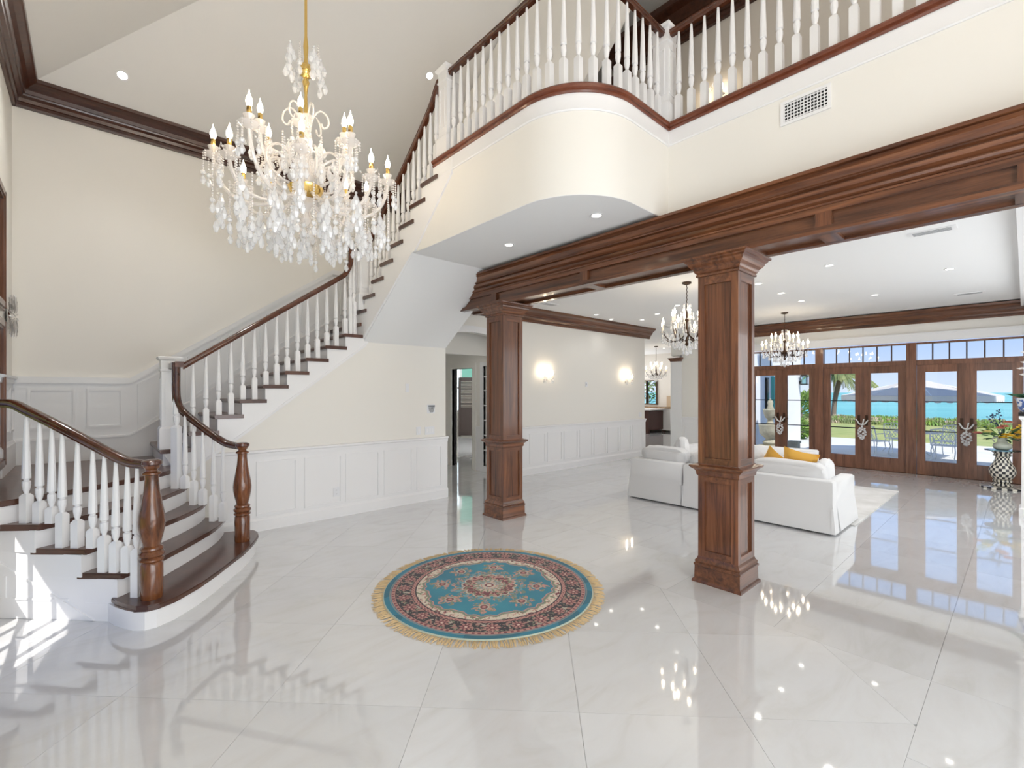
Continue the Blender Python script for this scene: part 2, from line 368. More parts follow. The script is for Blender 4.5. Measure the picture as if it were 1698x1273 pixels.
# balcony body (curved), vent wall
def arc(cx, cy, rr, a0, a1, n): return [(cx + rr * math.cos(R(a0 + (a1 - a0) * i / n)), cy + rr * math.sin(R(a0 + (a1 - a0) * i / n))) for i in range(n + 1)]
CR = .62; curve = arc(XC + CR, 2.186 + CR, CR, 180, 270, 18)
edge = [(XC, 4.2)] + curve + [(XV, 2.186)]
body = [(XC, 4.17)] + curve + [(XV, 2.186), (4.0, 2.186), (4.0, 4.17)]
struct('wall_balcony', MB().prism(body, 3.17, 3.97).prism([(4.17, 3.17), (4.63, 3.17), (4.63, 3.52), (4.17, 3.82)], XC, 4.0, 'x'), 'wall', smooth=True)
struct('ceiling_balcony_soffit', MB().prism([(XC + .002, 4.63)] + [(x + .002, y + .002) for x, y in curve] + [(XV, 2.19), (3.98, 2.19), (3.98, 4.63)], 3.166, 3.17), 'ceil2')
struct('wall_vent', MB().box(XV, XV + .15, -2.5, 2.186, 3.05, 3.97), 'wall')
struct('wall_upper_stair', MB().prism([(YB, 2.5), (YB, 4.66), (3.72, 6.66), (2.0, 6.66), (2.0, 6.2), (2.86, 5.22), (3.30, 4.8), (3.42, 4.5), (3.42, 3.97), (4.6, 3.2)], XV, XV + .12, 'x'), 'wall')
# ceilings
def slab(name, pts, t=.1, m='ceil'):
    n = len(pts); vs = list(pts) + [(x, y, z + t) for x, y, z in pts]
    return struct(name, MB().add(vs, [tuple(range(n)), tuple(range(n, 2 * n))] + [(i, (i + 1) % n, (i + 1) % n + n, i + n) for i in range(n)]), m)
slab('ceiling_left_slope', [(XS - .2, 7.2, 4.568), (2.685, 3.705, 6.7), (2.685, -2.5, 6.7), (XS - .2, -2.5, 4.568)])
slab('ceiling_back_slope', [(XS - .2, 7.2, 4.568), (9.2, 7.2, 4.568), (9.2, 3.705, 6.7), (2.685, 3.705, 6.7)])
slab('ceiling_flat', [(2.685, -2.5, 6.7), (2.685, 3.705, 6.7), (9.2, 3.705, 6.7), (9.2, -2.5, 6.7)])
slab('ceiling_living', [(3.98, -1.1, CZ), (3.98, 6.5, CZ), (12.3, 6.5, CZ), (12.3, -1.1, CZ)], m='ceil2')
slab('ceiling_hall', [(3.98, 6.5, 3.12), (3.98, 9.2, 3.12), (6.1, 9.2, 3.12), (6.1, 6.5, 3.12)], m='ceil2')
slab('ceiling_kitchen', [(6.1, 6.5, CZ), (6.1, 14.6, CZ), (17.75, 14.6, CZ), (17.75, 6.5, CZ)], m='ceil2')
struct('floor_gallery', MB().box(XV, 9.2, -2.5, 4.4, 3.97, 4.04).prism([(XC + .02, 4.2)] + [(x + .02, y + .02) for x, y in curve] + [(XV, 2.2), (XV, 4.2)], 3.97, 4.04), 'tread')
struct('wall_gallery', MB().box(5.6, 5.75, -2.5, 3.93, 4.04, 6.7).box(5.6, 9.2, 3.93, 4.05, 4.04, 6.7).box(9.1, 9.2, 4.05, 6.99, 3.35, 6.7), 'palewall')
struct('wall_sconce', MB().box(5.85, 10.35, 6.45, 6.6, 0, CZ), 'wall')
# arched header over the hall opening
hd = [(4.0, CZ), (4.0, 2.30)] + [(4.925 + .925 * math.cos(R(a)), 2.30 + .34 * math.sin(R(a))) for a in range(172, 0, -8)] + [(5.85, 2.30), (5.85, CZ)]
struct('wall_arch', MB().prism(hd, 6.47, 6.58, 'y'), 'wall')
ar = [(4.925 + .925 * math.cos(R(a)), 2.30 + .34 * math.sin(R(a))) for a in range(180, -1, -9)]
ar2 = [(4.925 + 1.0 * math.cos(R(a)), 2.30 + .45 * math.sin(R(a))) for a in range(0, 181, 9)]
struct('trim_1', MB().prism(ar + ar2, 6.43, 6.475, 'y'), 'white', smooth=30)
# hall right wall with a door opening and shelves
struct('wall_hall', wall_holes('x', 5.85, 5.97, 6.6, 9.2, 0, 3.15, [(7.66, 8.42, 0, 2.1), (6.75, 7.32, .12, 2.12)]).box(3.9, 6.0, 9.1, 9.2, 0, 3.15), 'wall')
# back room beyond the door
struct('wall_back_room', MB().box(5.95, 14, 13.9, 14.0, 0, 3.2).box(6.0, 6.1, 9.2, 14, 0, 3.2).box(10.6, 10.7, 8.2, 13.9, 0, 3.2), 'palewall')
# kitchen walls
struct('wall_kitchen_end', wall_holes('y', 12.6, 12.75, 10.7, 17.75, 0, CZ, []).box(12.2, 17.75, 6.45, 6.5, 0, CZ), 'palewall')
struct('wall_kitchen_window', wall_holes('x', 17.6, 17.75, 6.5, 12.7, 0, CZ, [(10.35, 11.35, 1.08, 2.1)]), 'palewall')
struct('wall_right', MB().box(4.15, 12.2, -1.1, -1.0, 0, CZ), 'wall')
struct('wall_entry', MB().box(XS - .2, 9.2, -2.6, -2.5, -.05, 6.75).box(9.1, 9.2, -2.5, 3.9, 3.35, 6.75).box(4.05, 4.15, -2.5, -1.1, 0, CZ), 'wall')

# ================================================================= WINDOW WALL
XW = 11.95
units = [(-.055, 1.503), (1.503, 3.057), (3.057, 4.611)]
struct('wall_window', MB().box(XW - .02, XW + .18, -1.1, 4.61, 2.60, CZ).box(XW - .02, XW + .18, 4.66, 6.28, 0, CZ).box(XW - .02, XW + .18, 6.28, 6.6, 2.6, CZ).box(XW - .02, XW + .18, -1.1, -.10, 0, 2.6), 'wall')
struct('trim_2', MB().box(XW - .05, XW - .02, -1.1, 4.7, 2.58, 2.74).box(XW - .075, XW - .02, -1.1, 4.7, 2.72, 2.75), 'white')
root = sroot('window_1')
MB().box(XW + .012, XW + .14, -.055, 4.61, -.1, .003).build('threshold', 'bronze', root)
for y in (-.055, 1.503, 3.057, 4.611): MB().box(XW - .03, XW + .12, y - .075, y + .075, 0, 2.57).build('post', 'door_wood', root)
for a, b in units:
    MB().box(XW - .01, XW + .10, a + .075, b - .075, 2.13, 2.225).build('transom_rail', 'door_wood', root)
    MB().box(XW, XW + .08, a + .075, b - .075, 2.535, 2.57).build('head_rail', 'door_wood', root)
    n = 6
    for k in range(1, n):
        y = a + .075 + (b - a - .15) * k / n; MB().box(XW + .02, XW + .05, y - .010, y + .010, 2.225, 2.535).build('glazing_bar', 'bronze', root)
    MB().box(XW + .033, XW + .037, a + .075, b - .075, 2.225, 2.535).build('transom_glass', 'glass', root)
dn = 0
for ui, (a, b) in enumerate(units):
    mid = (a + b) / 2
    for si, (y0, y1) in enumerate(((a + .08, mid - .006), (mid + .006, b - .08))):
        dn += 1; d = sroot('door_%d' % dn)
        sw, x0, x1 = .125, XW + .01, XW + .065
        MB().box(x0, x1, y0, y0 + sw, .003, 2.135).build('stile', 'door_wood', d); MB().box(x0, x1, y1 - sw, y1, .003, 2.135).build('stile', 'door_wood', d)
        MB().box(x0, x1, y0 + sw, y1 - sw, 1.99, 2.135).build('top_rail', 'door_wood', d); MB().box(x0, x1, y0 + sw, y1 - sw, .003, .27).build('bottom_rail', 'door_wood', d)
        for z in (.845, 1.415): MB().box(x0 + .015, x1 - .015, y0 + sw, y1 - sw, z - .009, z + .009).build('glazing_bar', 'black', d)
        MB().box(x0 + .025, x0 + .029, y0 + sw, y1 - sw, .27, 1.99).build('glass', 'glass', d)
        yh = (y1 - .06) if si == 0 else (y0 + .06); sg = 1 if si else -1
        MB().box(x0 - .012, x0, yh - .022, yh + .022, .90, 1.12).lathe((x0 - .035, yh, 1.0), [(.012, -.01), (.012, .01)], 8).tube([(x0, yh, 1.0), (x0 - .04, yh, 1.0), (x0 - .045, yh + sg * .10, 1.0)], .008).build('door_handle', 'bronze', d)
    MB().box(XW + .0, XW + .02, mid - .022, mid + .022, .003, 2.13).build('meeting_strip', 'door_wood', root)
# left wall windows
for wi, (y0, y1, z0, z1) in enumerate(LW[:2]):
    root = sroot('window_%d' % (wi + 2))
    x = XS
    for (a, b, c, d_) in ((y0, y0 + .05, z0, z1), (y1 - .05, y1, z0, z1), (y0 + .05, y1 - .05, z0, z0 + .05), (y0 + .05, y1 - .05, z1 - .05, z1)):
        MB().box(x - .15, x, a, b, c, d_).build('frame', 'wood_z', root)
    for (a, b, c, d_) in ((y1, y1 + .09, z0 - .09, z1 + .09), (y0 - .09, y0, z0 - .09, z1 + .09), (y0, y1, z0 - .09, z0), (y0, y1, z1, z1 + .09)):
        MB().box(x, x + .03, a, b, c, d_).box(x + .03, x + .042, a + .02, b - .02, c + .02, d_ - .02).build('casing', 'wood_z', root)
    MB().box(x - .10, x - .06, (y0 + y1) / 2 - .03, (y0 + y1) / 2 + .03, z0, z1).build('mullion', 'wood_z', root)
    MB().box(x - .085, x - .08, y0, y1, z0, z1).build('glass', 'glass', root)
root = sroot('window_4'); y0, y1, z0, z1 = LW[2]
for (a, b, c, d_) in ((y0, y0 + .05, z0, z1), (y1 - .05, y1, z0, z1), (y0, y1, z0, z0 + .04), (y0, y1, z1 - .04, z1)): MB().box(XS - .12, XS - .05, a, b, c, d_).build('frame', 'wood_z', root)
for k in (1, 2, 3): MB().box(XS - .10, XS - .07, y0 + (y1 - y0) * k / 4 - .015, y0 + (y1 - y0) * k / 4 + .015, z0, z1).build('glazing_bar', 'wood_z', root)
MB().box(XS - .10, XS - .07, y0, y1, .68, .72).build('glazing_bar', 'wood_z', root)

# ================================================================= TRIM
CP = [(0, 0), (.025, 0), (.03, .02), (.03, .05), (.045, .055), (.05, .09), (.075, .11), (.08, .125), (.09, .13), (.10, .165), (.125, .20), (.165, .225), (.175, .235), (.18, .28), (0, .28)]
def crown(name, axis, fixed, sgn, a0, a1, z0, h, proj, m, prof=CP, ret=None):
    k = h / .28; kp = proj / .18
    P = [(fixed + sgn * o * kp, z0 + z * k) for o, z in prof]
    mb = MB().prism(P, a0, a1, axis)
    return struct(name, mb, m)
crown('trim_3', 'x', YB, -1, XS, XV + .01, 4.55, .27, .2, 'crown_dark')
crown('trim_4', 'y', XS, 1, -2.4, YB, 4.55, .27, .2, 'crown_dark')
crown('trim_5', 'y', XV, -1, 6.6, YB, 4.55, .27, .2, 'crown_dark')
crown('trim_6', 'x', 6.45, -1, 4.0, 10.55, 2.95, .25, .2, 'wood_x')
crown('trim_7', 'y', XW - .02, -1, -1.0, 4.95, 2.93, .25, .16, 'wood_y')
crown('trim_8', 'y', 5.6, -1, -2.4, 3.95, 6.05, .40, .3, 'crown_dark')
crown('trim_9', 'y', 4.17, 1, -1.0, 6.4, 2.95, .25, .18, 'wood_y')
struct('trim_10', MB().box(5.50, 5.78, 3.86, 4.06, 4.04, 6.1), 'crown_dark')
struct('trim_11', MB().box(4.4, 11.9, -.3, .05, 3.08, CZ), 'white')
# wainscots: rail, panels (each a child), baseboard
def chair_rail(mb, axis, f, sg, a0, a1, z):
    P = [(f, z - .06), (f + sg * .012, z - .06), (f + sg * .015, z - .02), (f + sg * .035, z - .008), (f + sg * .035, z + .012), (f, z + .02)]
    mb.prism(P, a0, a1, axis); return mb
def frame_strip(mb, axis, f, sg, a0, a1, z0, z1, wd=.020, t=.014):
    lo, hi = min(f, f + sg * t), max(f, f + sg * t)
    for (p, q, c, d) in ((a0, a0 + wd, z0, z1), (a1 - wd, a1, z0, z1), (a0 + wd, a1 - wd, z0, z0 + wd), (a0 + wd, a1 - wd, z1 - wd, z1)):
        if axis == 'x': mb.box(p, q, lo, hi, c, d)
        else: mb.box(lo, hi, p, q, c, d)
    return mb
def wainscot(name, axis, f, sg, a0, a1, panels, zr=.915, zp=(.18, .80), m='wains', base=.15, zb=0):
    root = sroot(name); t = sg * .008
    mb = MB()
    if axis == 'x': mb.box(a0, a1, min(f, f + t), max(f, f + t), zb, zr - .02)
    else: mb.box(min(f, f + t), max(f, f + t), a0, a1, zb, zr - .02)
    mb.build('backing', m, root); chair_rail(MB(), axis, f + t, sg, a0, a1, zr).build('chair_rail', m, root)
    b0 = MB()
    P = [(f, zb), (f + sg * .028, zb), (f + sg * .028, zb + base - .03), (f + sg * .018, zb + base - .012), (f + sg * .014, zb + base), (f, zb + base)]
    b0.prism(P, a0, a1, axis).build('baseboard', 'white', root)
    for p, q in panels: frame_strip(MB(), axis, f + t, sg, p, q, *zp).build('panel_moulding', m, root)
    return root
wainscot('trim_12', 'x', YS, -1, .98, 4.03, [(1.40, 1.84), (1.93, 2.39), (2.44, 2.91), (2.98, 3.42), (3.49, 3.92)], m='white')
wainscot('trim_13', 'x', 6.45, -1, 5.85, 10.38, [(6.28 + .5 * k, 6.72 + .5 * k) for k in range(8)], m='white', zp=(.2, .79))
wainscot('trim_14', 'y', XW - .02, -1, 4.70, 6.28, [(4.8, 5.25), (5.33, 5.75), (5.83, 6.2)], m='white')
# landing wainscot on back wall (level, then rising with the flight, then level)
root = sroot('trim_15')
zL = 5 * r; sl_ = .709
def railz(x): return 1.745 if x < .33 else (1.745 + (x - .33) * sl_ if x < 2.68 else 1.745 + 2.35 * sl_)
pts = [(XS, 1.745), (.33, 1.745), (2.68, railz(2.68)), (XV, railz(2.7))]
MB().prism([(XS, zL - .1), (.4, zL - .1), (2.7, 15 * r - .1), (XV, 15 * r - .1)] + [(x, z - .02) for x, z in pts[::-1]], YB - .008, YB, 'y').build('backing', 'wains', root)
for (x0, z0), (x1, z1) in zip(pts, pts[1:]):
    MB().prism([(x0, z0 - .05), (x1, z1 - .05), (x1, z1 + .018), (x0, z0 + .018)], YB - .04, YB, 'y').prism([(x0, z0 - .07), (x1, z1 - .07), (x1, z1 - .05), (x0, z0 - .05)], YB - .02, YB, 'y').build('chair_rail', 'wains', root)
lo = [(XS, zL + .27), (.33, zL + .27), (2.68, railz(2.68) - .72), (XV, railz(2.7) - .72)]
for (x0, z0), (x1, z1) in zip(lo, lo[1:]):
    MB().prism([(x0, z0 - .025), (x1, z1 - .025), (x1, z1), (x0, z0)], YB - .03, YB, 'y').build('base_cap', 'white', root)
def skew_frame(x0, x1, zb0, zb1, zt0, zt1, wd=.024):
    mb = MB(); y0, y1 = YB - .026, YB - .006
    mb.prism([(x0, zb0), (x0 + wd, zb0), (x0 + wd, zt0), (x0, zt0)], y0, y1, 'y').prism([(x1 - wd, zb1), (x1, zb1), (x1, zt1), (x1 - wd, zt1)], y0, y1, 'y')
    a, b = x0 + wd, x1 - wd; L = lambda t, p, q: p + (q - p) * (t - x0) / (x1 - x0)
    mb.prism([(a, L(a, zb0, zb1)), (b, L(b, zb0, zb1)), (b, L(b, zb0, zb1) + wd), (a, L(a, zb0, zb1) + wd)], y0, y1, 'y').prism([(a, L(a, zt0, zt1) - wd), (b, L(b, zt0, zt1) - wd), (b, L(b, zt0, zt1)), (a, L(a, zt0, zt1))], y0, y1, 'y'); return mb
skew_frame(-.50, -.13, zL + .36, zL + .36, 1.64, 1.64).build('panel_moulding', 'wains', root)
skew_frame(-.04, .27, zL + .36, zL + .36, 1.64, 1.64).build('panel_moulding', 'wains', root)
for k in range(5):
    a, b = .40 + .46 * k, .40 + .46 * k + .40
    skew_frame(a, b, railz(a) - .64, railz(b) - .64, railz(a) - .10, railz(b) - .10).build('panel_moulding', 'wains', root)
skew_frame(2.8, 3.3, railz(2.7) - .64, railz(2.7) - .64, railz(2.7) - .10, railz(2.7) - .10).build('panel_moulding', 'wains', root)
wainscot('trim_16', 'y', XS, 1, 6.0, YB, [(6.30, 6.58), (6.65, 6.92)], zr=1.745, zp=(zL + .36, 1.64), zb=zL, base=.27)
# hall door casing, shelves
root = sroot('door_7')
for (a, b, c, d) in ((8.42, 8.53, 0, 2.21), (7.55, 7.66, 0, 2.21), (7.66, 8.42, 2.1, 2.21)): MB().box(5.82, 5.99, a, b, c, d).build('casing', 'wall', root)
MB().cbox((6.13, 8.70, 1.05), (.72, .04, 2.08), math.atan2(.60, .43)).build('door_leaf', 'darkdoor', root)
root = sroot('trim_17')
MB().box(6.10, 6.16, 6.72, 7.35, .1, 2.15).box(5.82, 5.9, 7.32, 7.40, 0, 2.2).box(5.82, 5.9, 6.66, 6.75, 0, 2.2).box(5.82, 5.9, 6.75, 7.32, 2.12, 2.2).box(5.82, 5.9, 6.75, 7.32, 0, .12).build('niche', 'white', root)
for z in (.42, .72, 1.02, 1.32, 1.62, 1.9): MB().box(5.86, 6.12, 6.75, 7.32, z, z + .025).build('shelf', 'white', root)
struct('baseboard_hall', MB().box(5.83, 5.85, 8.53, 9.1, 0, .15).box(5.83, 5.85, 7.4, 7.55, 0, .9), 'white')
# lower stringer panel line

# ================================================================= STAIRCASE
st = thing('staircase', 'grand winding staircase with dark wood treads and white risers', 'staircase', (.5, 5.2, 0))
F = {1: [(.10, 4.27), (.13, 4.17), (.175, 4.07), (.22, 3.99), (.28, 3.945), (.343, 3.94), (.448, 3.993), (.615, 4.157), (.76, 4.345), (.892, 4.537), (1.01, 4.70), (1.113, 4.88), (1.19, 5.04), (1.245, 5.18), (1.262, 5.28), (1.25, 5.36), (1.20, 5.42), (1.10, 5.46), (1.0, 5.49)],
     2: [(.148, 4.219), (.28, 4.325), (.412, 4.449), (.586, 4.674), (.70, 4.83), (.804, 4.979), (.87, 5.09), (.93, 5.21), (1.005, 5.408)],
     3: [(-.039, 4.392), (.10, 4.51), (.27, 4.66), (.448, 4.84), (.55, 4.96), (.64, 5.08), (.72, 5.20), (.80, 5.34), (.862, 5.514)],
     4: [(-.281, 4.62), (-.15, 4.686), (.08, 4.80), (.294, 4.94), (.40, 5.05), (.50, 5.19), (.60, 5.35), (.67, 5.47), (.716, 5.59)],
     5: [(-.61, 4.80), (-.47, 4.77), (-.404, 4.798), (-.292, 4.868), (-.089, 4.997), (.13, 5.16), (.348, 5.339), (.48, 5.46), (.57, 5.57), (.62, 5.72)]}
up = (-.55, .83)
sh = lambda P, k: [(x + up[0] * k, y + up[1] * k) for x, y in P]
for k in range(1, 6):
    z1 = k * r
    ends = [F[j][-1] for j in range(k, 6)] + [(.68, 5.85), (.68, YS + .01), (.68, YB - .01), (XS + .005, YB - .01), (XS + .005, 5.02)]
    if k <= 4: ends += [F[j][0] for j in range(5, k, -1)] if False else []
    bodyp = sh(F[k], .03) + [(x - .03, y + .01) for x, y in ends[1:6 - k]] + ends[6 - k:]
    MB().prism(bodyp, (k - 1) * r - .03 if k > 1 else 0, z1 - .042).build('riser', 'white', st, smooth=25)
    nxt = sh(F[k + 1], .07) if k < 5 else [(XS + .005, 5.0), (XS + .005, YB - .01), (.68, YB - .01), (.68, YS)]
    poly = F[k] + (nxt[::-1] if k < 5 else nxt[::-1])
    if k == 4: poly = F[4] + nxt[::-1][:-1] + [(XS + .005, 4.94), (-.476, 4.80)]
    # moulded nosing: three stacked layers
    c = Vector((sum(p[0] for p in poly) / len(poly), sum(p[1] for p in poly) / len(poly)))
    mb = MB(); nF = len(F[k])
    def inset(P, d):
        out = []
        for i, p in enumerate(P):
            if i < nF:
                v = Vector(up) if i else Vector((.5, .6)); v = v.normalized(); out.append((p[0] + v.x * d, p[1] + v.y * d))
            else: out.append(p)
        return out
    mb.prism(inset(poly, .006), z1 - .008, z1).prism(poly, z1 - .030, z1 - .008).prism(inset(poly, .018), z1 - .044, z1 - .030)
    mb.build('tread', 'tread', st)
def lower_plate(poly, o0, o1, name):
    V = lambda x, z, o: (x + o * .7071, 4.385 - x + o * .7071, z); n = len(poly)
    vs = [V(x, z, o0) for x, z in poly] + [V(x, z, o1) for x, z in poly]
    return MB().add(vs, [tuple(range(n)), tuple(range(n, 2 * n))] + [(i, (i + 1) % n, (i + 1) % n + n, i + n) for i in range(n)]).build(name, 'white', st)
lower_plate([(-.605, .002), (.135, .002), (.135, 2 * r - .043), (-.045, 2 * r - .043), (-.045, 3 * r - .043), (-.29, 3 * r - .043), (-.29, 4 * r - .043), (-.605, 4 * r - .043)], 0, .03, 'stringer')
lower_plate([(-.605, .50), (.02, .004), (.0, .004), (-.605, .484)], -.010, .002, 'stringer_cap')
for a_ in ((-.605, -.12, .135, .150), (-.46, -.445, .150, .30)): lower_plate([(a_[0], a_[2]), (a_[1], a_[2]), (a_[1], a_[3]), (a_[0], a_[3])], -.008, .002, 'panel_moulding')
# middle flight
for k in range(6, 15):
    x0, x1, z = XK[k - 6], XK[k - 5], k * r
    MB().box(x0 + .03, x1 + .06, YS + .012, YB - .01, z - r - .06, z - .040).build('riser', 'white', st)
    MB().prism([(x0, z - .018), (x0 + .006, z - .004), (x0 + .014, z), (x1 + .045, z), (x1 + .045, z - .042), (x0 + .010, z - .042)], YS - .028, YB - .01, 'y').build('tread', 'tread', st)
z = 15 * r
MB().box(2.68, 4.0, 6.0, YB - .01, z - r - .25, z - .04).build('riser', 'white', st)
MB().box(2.65, XV, 5.96, YB - .01, z - .042, z).build('tread', 'tread', st)
# white cut stringer of the middle flight
saw = []
for k in range(6, 16): saw += [(XK[k - 6] + .03, (k - 1) * r - .0), (XK[k - 6] + .03, k * r - .041)]
saw = saw[1:] + [(2.75, 15 * r - .041)]
MB().prism([(.69, .70), (1.246, 1.095), (2.72, 2.215), (2.75, 2.26)] + saw[::-1], YS - .014, YS + .02, 'y').build('stringer', 'white', st)
MB().prism([(.69, .70), (1.246, 1.095), (2.72, 2.215), (2.72, 2.25), (1.246, 1.13), (.69, .735)], YS - .024, YS - .010, 'y').build('stringer_cap', 'white', st)
# upper flight
YN = {16: 6.133}; 
for k in range(17, 24): YN[k] = 6.133 - .2415 * (k - 16)
YN[24] = 4.20
for k in range(16, 24):
    y0, y1, z = YN[k], YN[k + 1], k * r
    MB().prism([(y0, z - .018), (y0 - .006, z - .004), (y0 - .014, z), (y1 - .085, z), (y1 - .085, z - .042), (y0 - .010, z - .042)], XC - .028, XV, 'x').build('tread', 'tread', st)
    MB().box(XC + .004, XV + .09, y1 - .09, y0 - .03, z - r - .1, z - .04).build('riser', 'white', st)
slp = .69
side = [(6.10, 2.20), (5.93, 2.30), (4.63, 3.17), (4.58, 3.17), (3.86, 3.80), (3.86, 3.96)]
saw = []
for k in range(24, 16, -1): saw += [(YN[k] - .03, k * r - .07 if k == 24 else k * r - .041), (YN[k] - .03, (k - 1) * r - .041)]
saw += [(YN[16] - .03, 16 * r - .041), (6.10, 2.3)]
MB().prism(side + saw, XC - .012, XC + .004, 'x').build('stringer', 'white', st)
MB().prism([(5.96, 2.28), (4.63, 3.17), (4.58, 3.17), (3.86, 3.80), (3.86, 3.83), (4.60, 3.20), (5.96, 2.32)], XC - .020, XC - .010, 'x').build('stringer_cap', 'white', st)
MB().prism([(6.4, 2.27), (5.93, 2.27), (4.63, 3.168), (4.4, 3.168), (4.4, 3.6), (6.4, 2.5)], XC + .002, 4.0, 'x').build('soffit', 'ceil2', st)

# gallery edge: wood nosing + white band
root = sroot('trim_18')
e3 = [(x, y, 3.97) for x, y in edge] + [(XV, -2.4, 3.97)]
MB().sweep([(-.02, 0), (.02, .0), (.026, .012), (.022, .028), (.034, .036), (.040, .055), (.030, .072), (-.02, .072)], [(x, y, z) for x, y, z in e3]).build('wood_nosing', 'gallery_edge', root, smooth=35)
MB().sweep([(-.01, -.135), (.008, -.135), (.014, -.125), (.010, -.115), (.010, 0), (-.01, 0)], e3).build('white_band', 'white', root, smooth=35)

# ---------------------------------------------------------------- balusters, rails, newels
_bal = {}
def baluster(parent, x, y, z0, z1, rot=0, s=1.0):
    H = round(z1 - z0, 2); key = (H, s)
    if key not in _bal:
        L = min(.575, H - .1); b = H - L; hw = .0265 * s
        mb = MB().sqr((0, 0, 0), [(hw, 0), (hw, b - .018), (hw * .55, b)])
        T_ = [(.014, b - .004), (.013, b + .006), (.020, b + .03), (.0245, b + .06), (.024, b + .088), (.016, b + .094), (.016, b + .102), (.026, b + .108), (.0255, b + .14), (.022, b + .26), (.016, b + .44), (.0095, H)]
        mb.lathe((0, 0, 0), [(q * s, zz) for q, zz in T_], 10)
        _bal[key] = meshdata(mb, 'baluster', ['white'], 35)
    return inst(_bal[key], 'baluster', parent, (x, y, z0), rot)
RP = [(-.020, -.055), (.020, -.055), (.024, -.040), (.033, -.032), (.030, -.018), (.034, -.008), (.022, .002), (0, .006), (-.022, .002), (-.034, -.008), (-.030, -.018), (-.033, -.032), (-.024, -.040)]
def smooth_path(P, n=4):
    P = [Vector(p) for p in P]; out = []
    for i in range(len(P) - 1):
        p0, p1, p2, p3 = P[max(i - 1, 0)], P[i], P[i + 1], P[min(i + 2, len(P) - 1)]
        for k in range(n):
            t = k / n; out.append(.5 * ((2 * p1) + (p2 - p0) * t + (2 * p0 - 5 * p1 + 4 * p2 - p3) * t * t + (3 * p1 - p0 - 3 * p2 + p3) * t ** 3))
    out.append(P[-1]); return out
def turned_newel(parent, x, y, z0, ztop):
    p = [(.064, 0), (.066, .01), (.066, .235), (.060, .250), (.072, .262), (.072, .272), (.060, .284), (.074, .296), (.076, .31), (.062, .328), (.068, .338), (.066, .35), (.050, .362), (.052, .37), (.066, .43), (.077, .49), (.079, .53), (.074, .58), (.060, .66), (.047, .74), (.040, .82), (.042, .848), (.056, .855), (.056, .866), (.036, .876), (.034, .886), (.046, .90), (.050, .915), (.042, .925), (.054, .935), (.054, .95)]
    k = (ztop - z0) / .95
    return MB().lathe((x, y, z0), [(a, b * k) for a, b in p], 24).build('newel_post', 'newel', parent, smooth=35)
def white_newel(parent, x, y, z0, z1, hw=.082):
    H = z1 - z0
    n = MB().sqr((x, y, z0), [(hw + .012, 0), (hw + .012, .21), (hw + .004, .225), (hw - .006, .235), (hw - .006, H - .16), (hw + .004, H - .15), (hw + .004, H - .135), (hw - .004, H - .13), (hw - .002, H - .045), (hw + .016, H - .03), (hw + .024, H - .012), (hw + .022, H - .004), (hw, H)]).build('newel_post', 'white', parent)
    for ax, sg in (('x', -1), ('x', 1), ('y', -1), ('y', 1)):
        f = (y if ax == 'x' else x) + sg * (hw - .006); c = x if ax == 'x' else y
        frame_strip(MB(), ax, f, sg, c - .045, c + .045, z0 + .30, z1 - .22, .012, .006).build('panel_moulding', 'white', n)
    return n
def rail_interp(path, f):
    P = [Vector(p) for p in path]; best = None
    for a, b in zip(P, P[1:]):
        ab = Vector((b.x - a.x, b.y - a.y)); L = ab.length_squared
        if L < 1e-9: continue
        t = max(0, min(1, ((f[0] - a.x) * ab.x + (f[1] - a.y) * ab.y) / L)); q = a + (b - a) * t; d = (q.x - f[0]) ** 2 + (q.y - f[1]) ** 2
        if best is None or d < best[0]: best = (d, q.z)
    return best[1]
# left lower railing
ra = thing('stair_railing', 'left bottom stair railing with white balusters and carved wood newel', 'railing', (.31, 4.09, r))
pa = smooth_path([(-.60, 5.00, 1.54), (-.46, 4.87, 1.545), (-.40, 4.81, 1.535), (-.33, 4.74, 1.49), (-.20, 4.61, 1.405), (0, 4.41, 1.265), (.12, 4.29, 1.180), (.20, 4.20, 1.135), (.27, 4.13, 1.122), (.31, 4.09, 1.122)])
MB().sweep(RP, pa).build('handrail', 'rail', ra, smooth=35); turned_newel(ra, .31, 4.09, r, 1.125)
MB().lathe((.31, 4.09, 1.09), [(.055, 0), (.062, .01), (.060, .03), (.04, .04)], 20).build('rail_cap', 'rail', ra, smooth=35)
for k, pts in ((4, [(-.345, 4.765), (-.275, 4.695), (-.21, 4.63)]), (3, [(-.155, 4.57), (-.075, 4.495), (.005, 4.41)]), (2, [(.065, 4.355), (.125, 4.295), (.185, 4.235)]), (1, [(.235, 4.185)])):
    for x, y in pts:
        z = k * r; baluster(ra, x, y, z, rail_interp(pa, (x, y)) - .05, PI / 4)
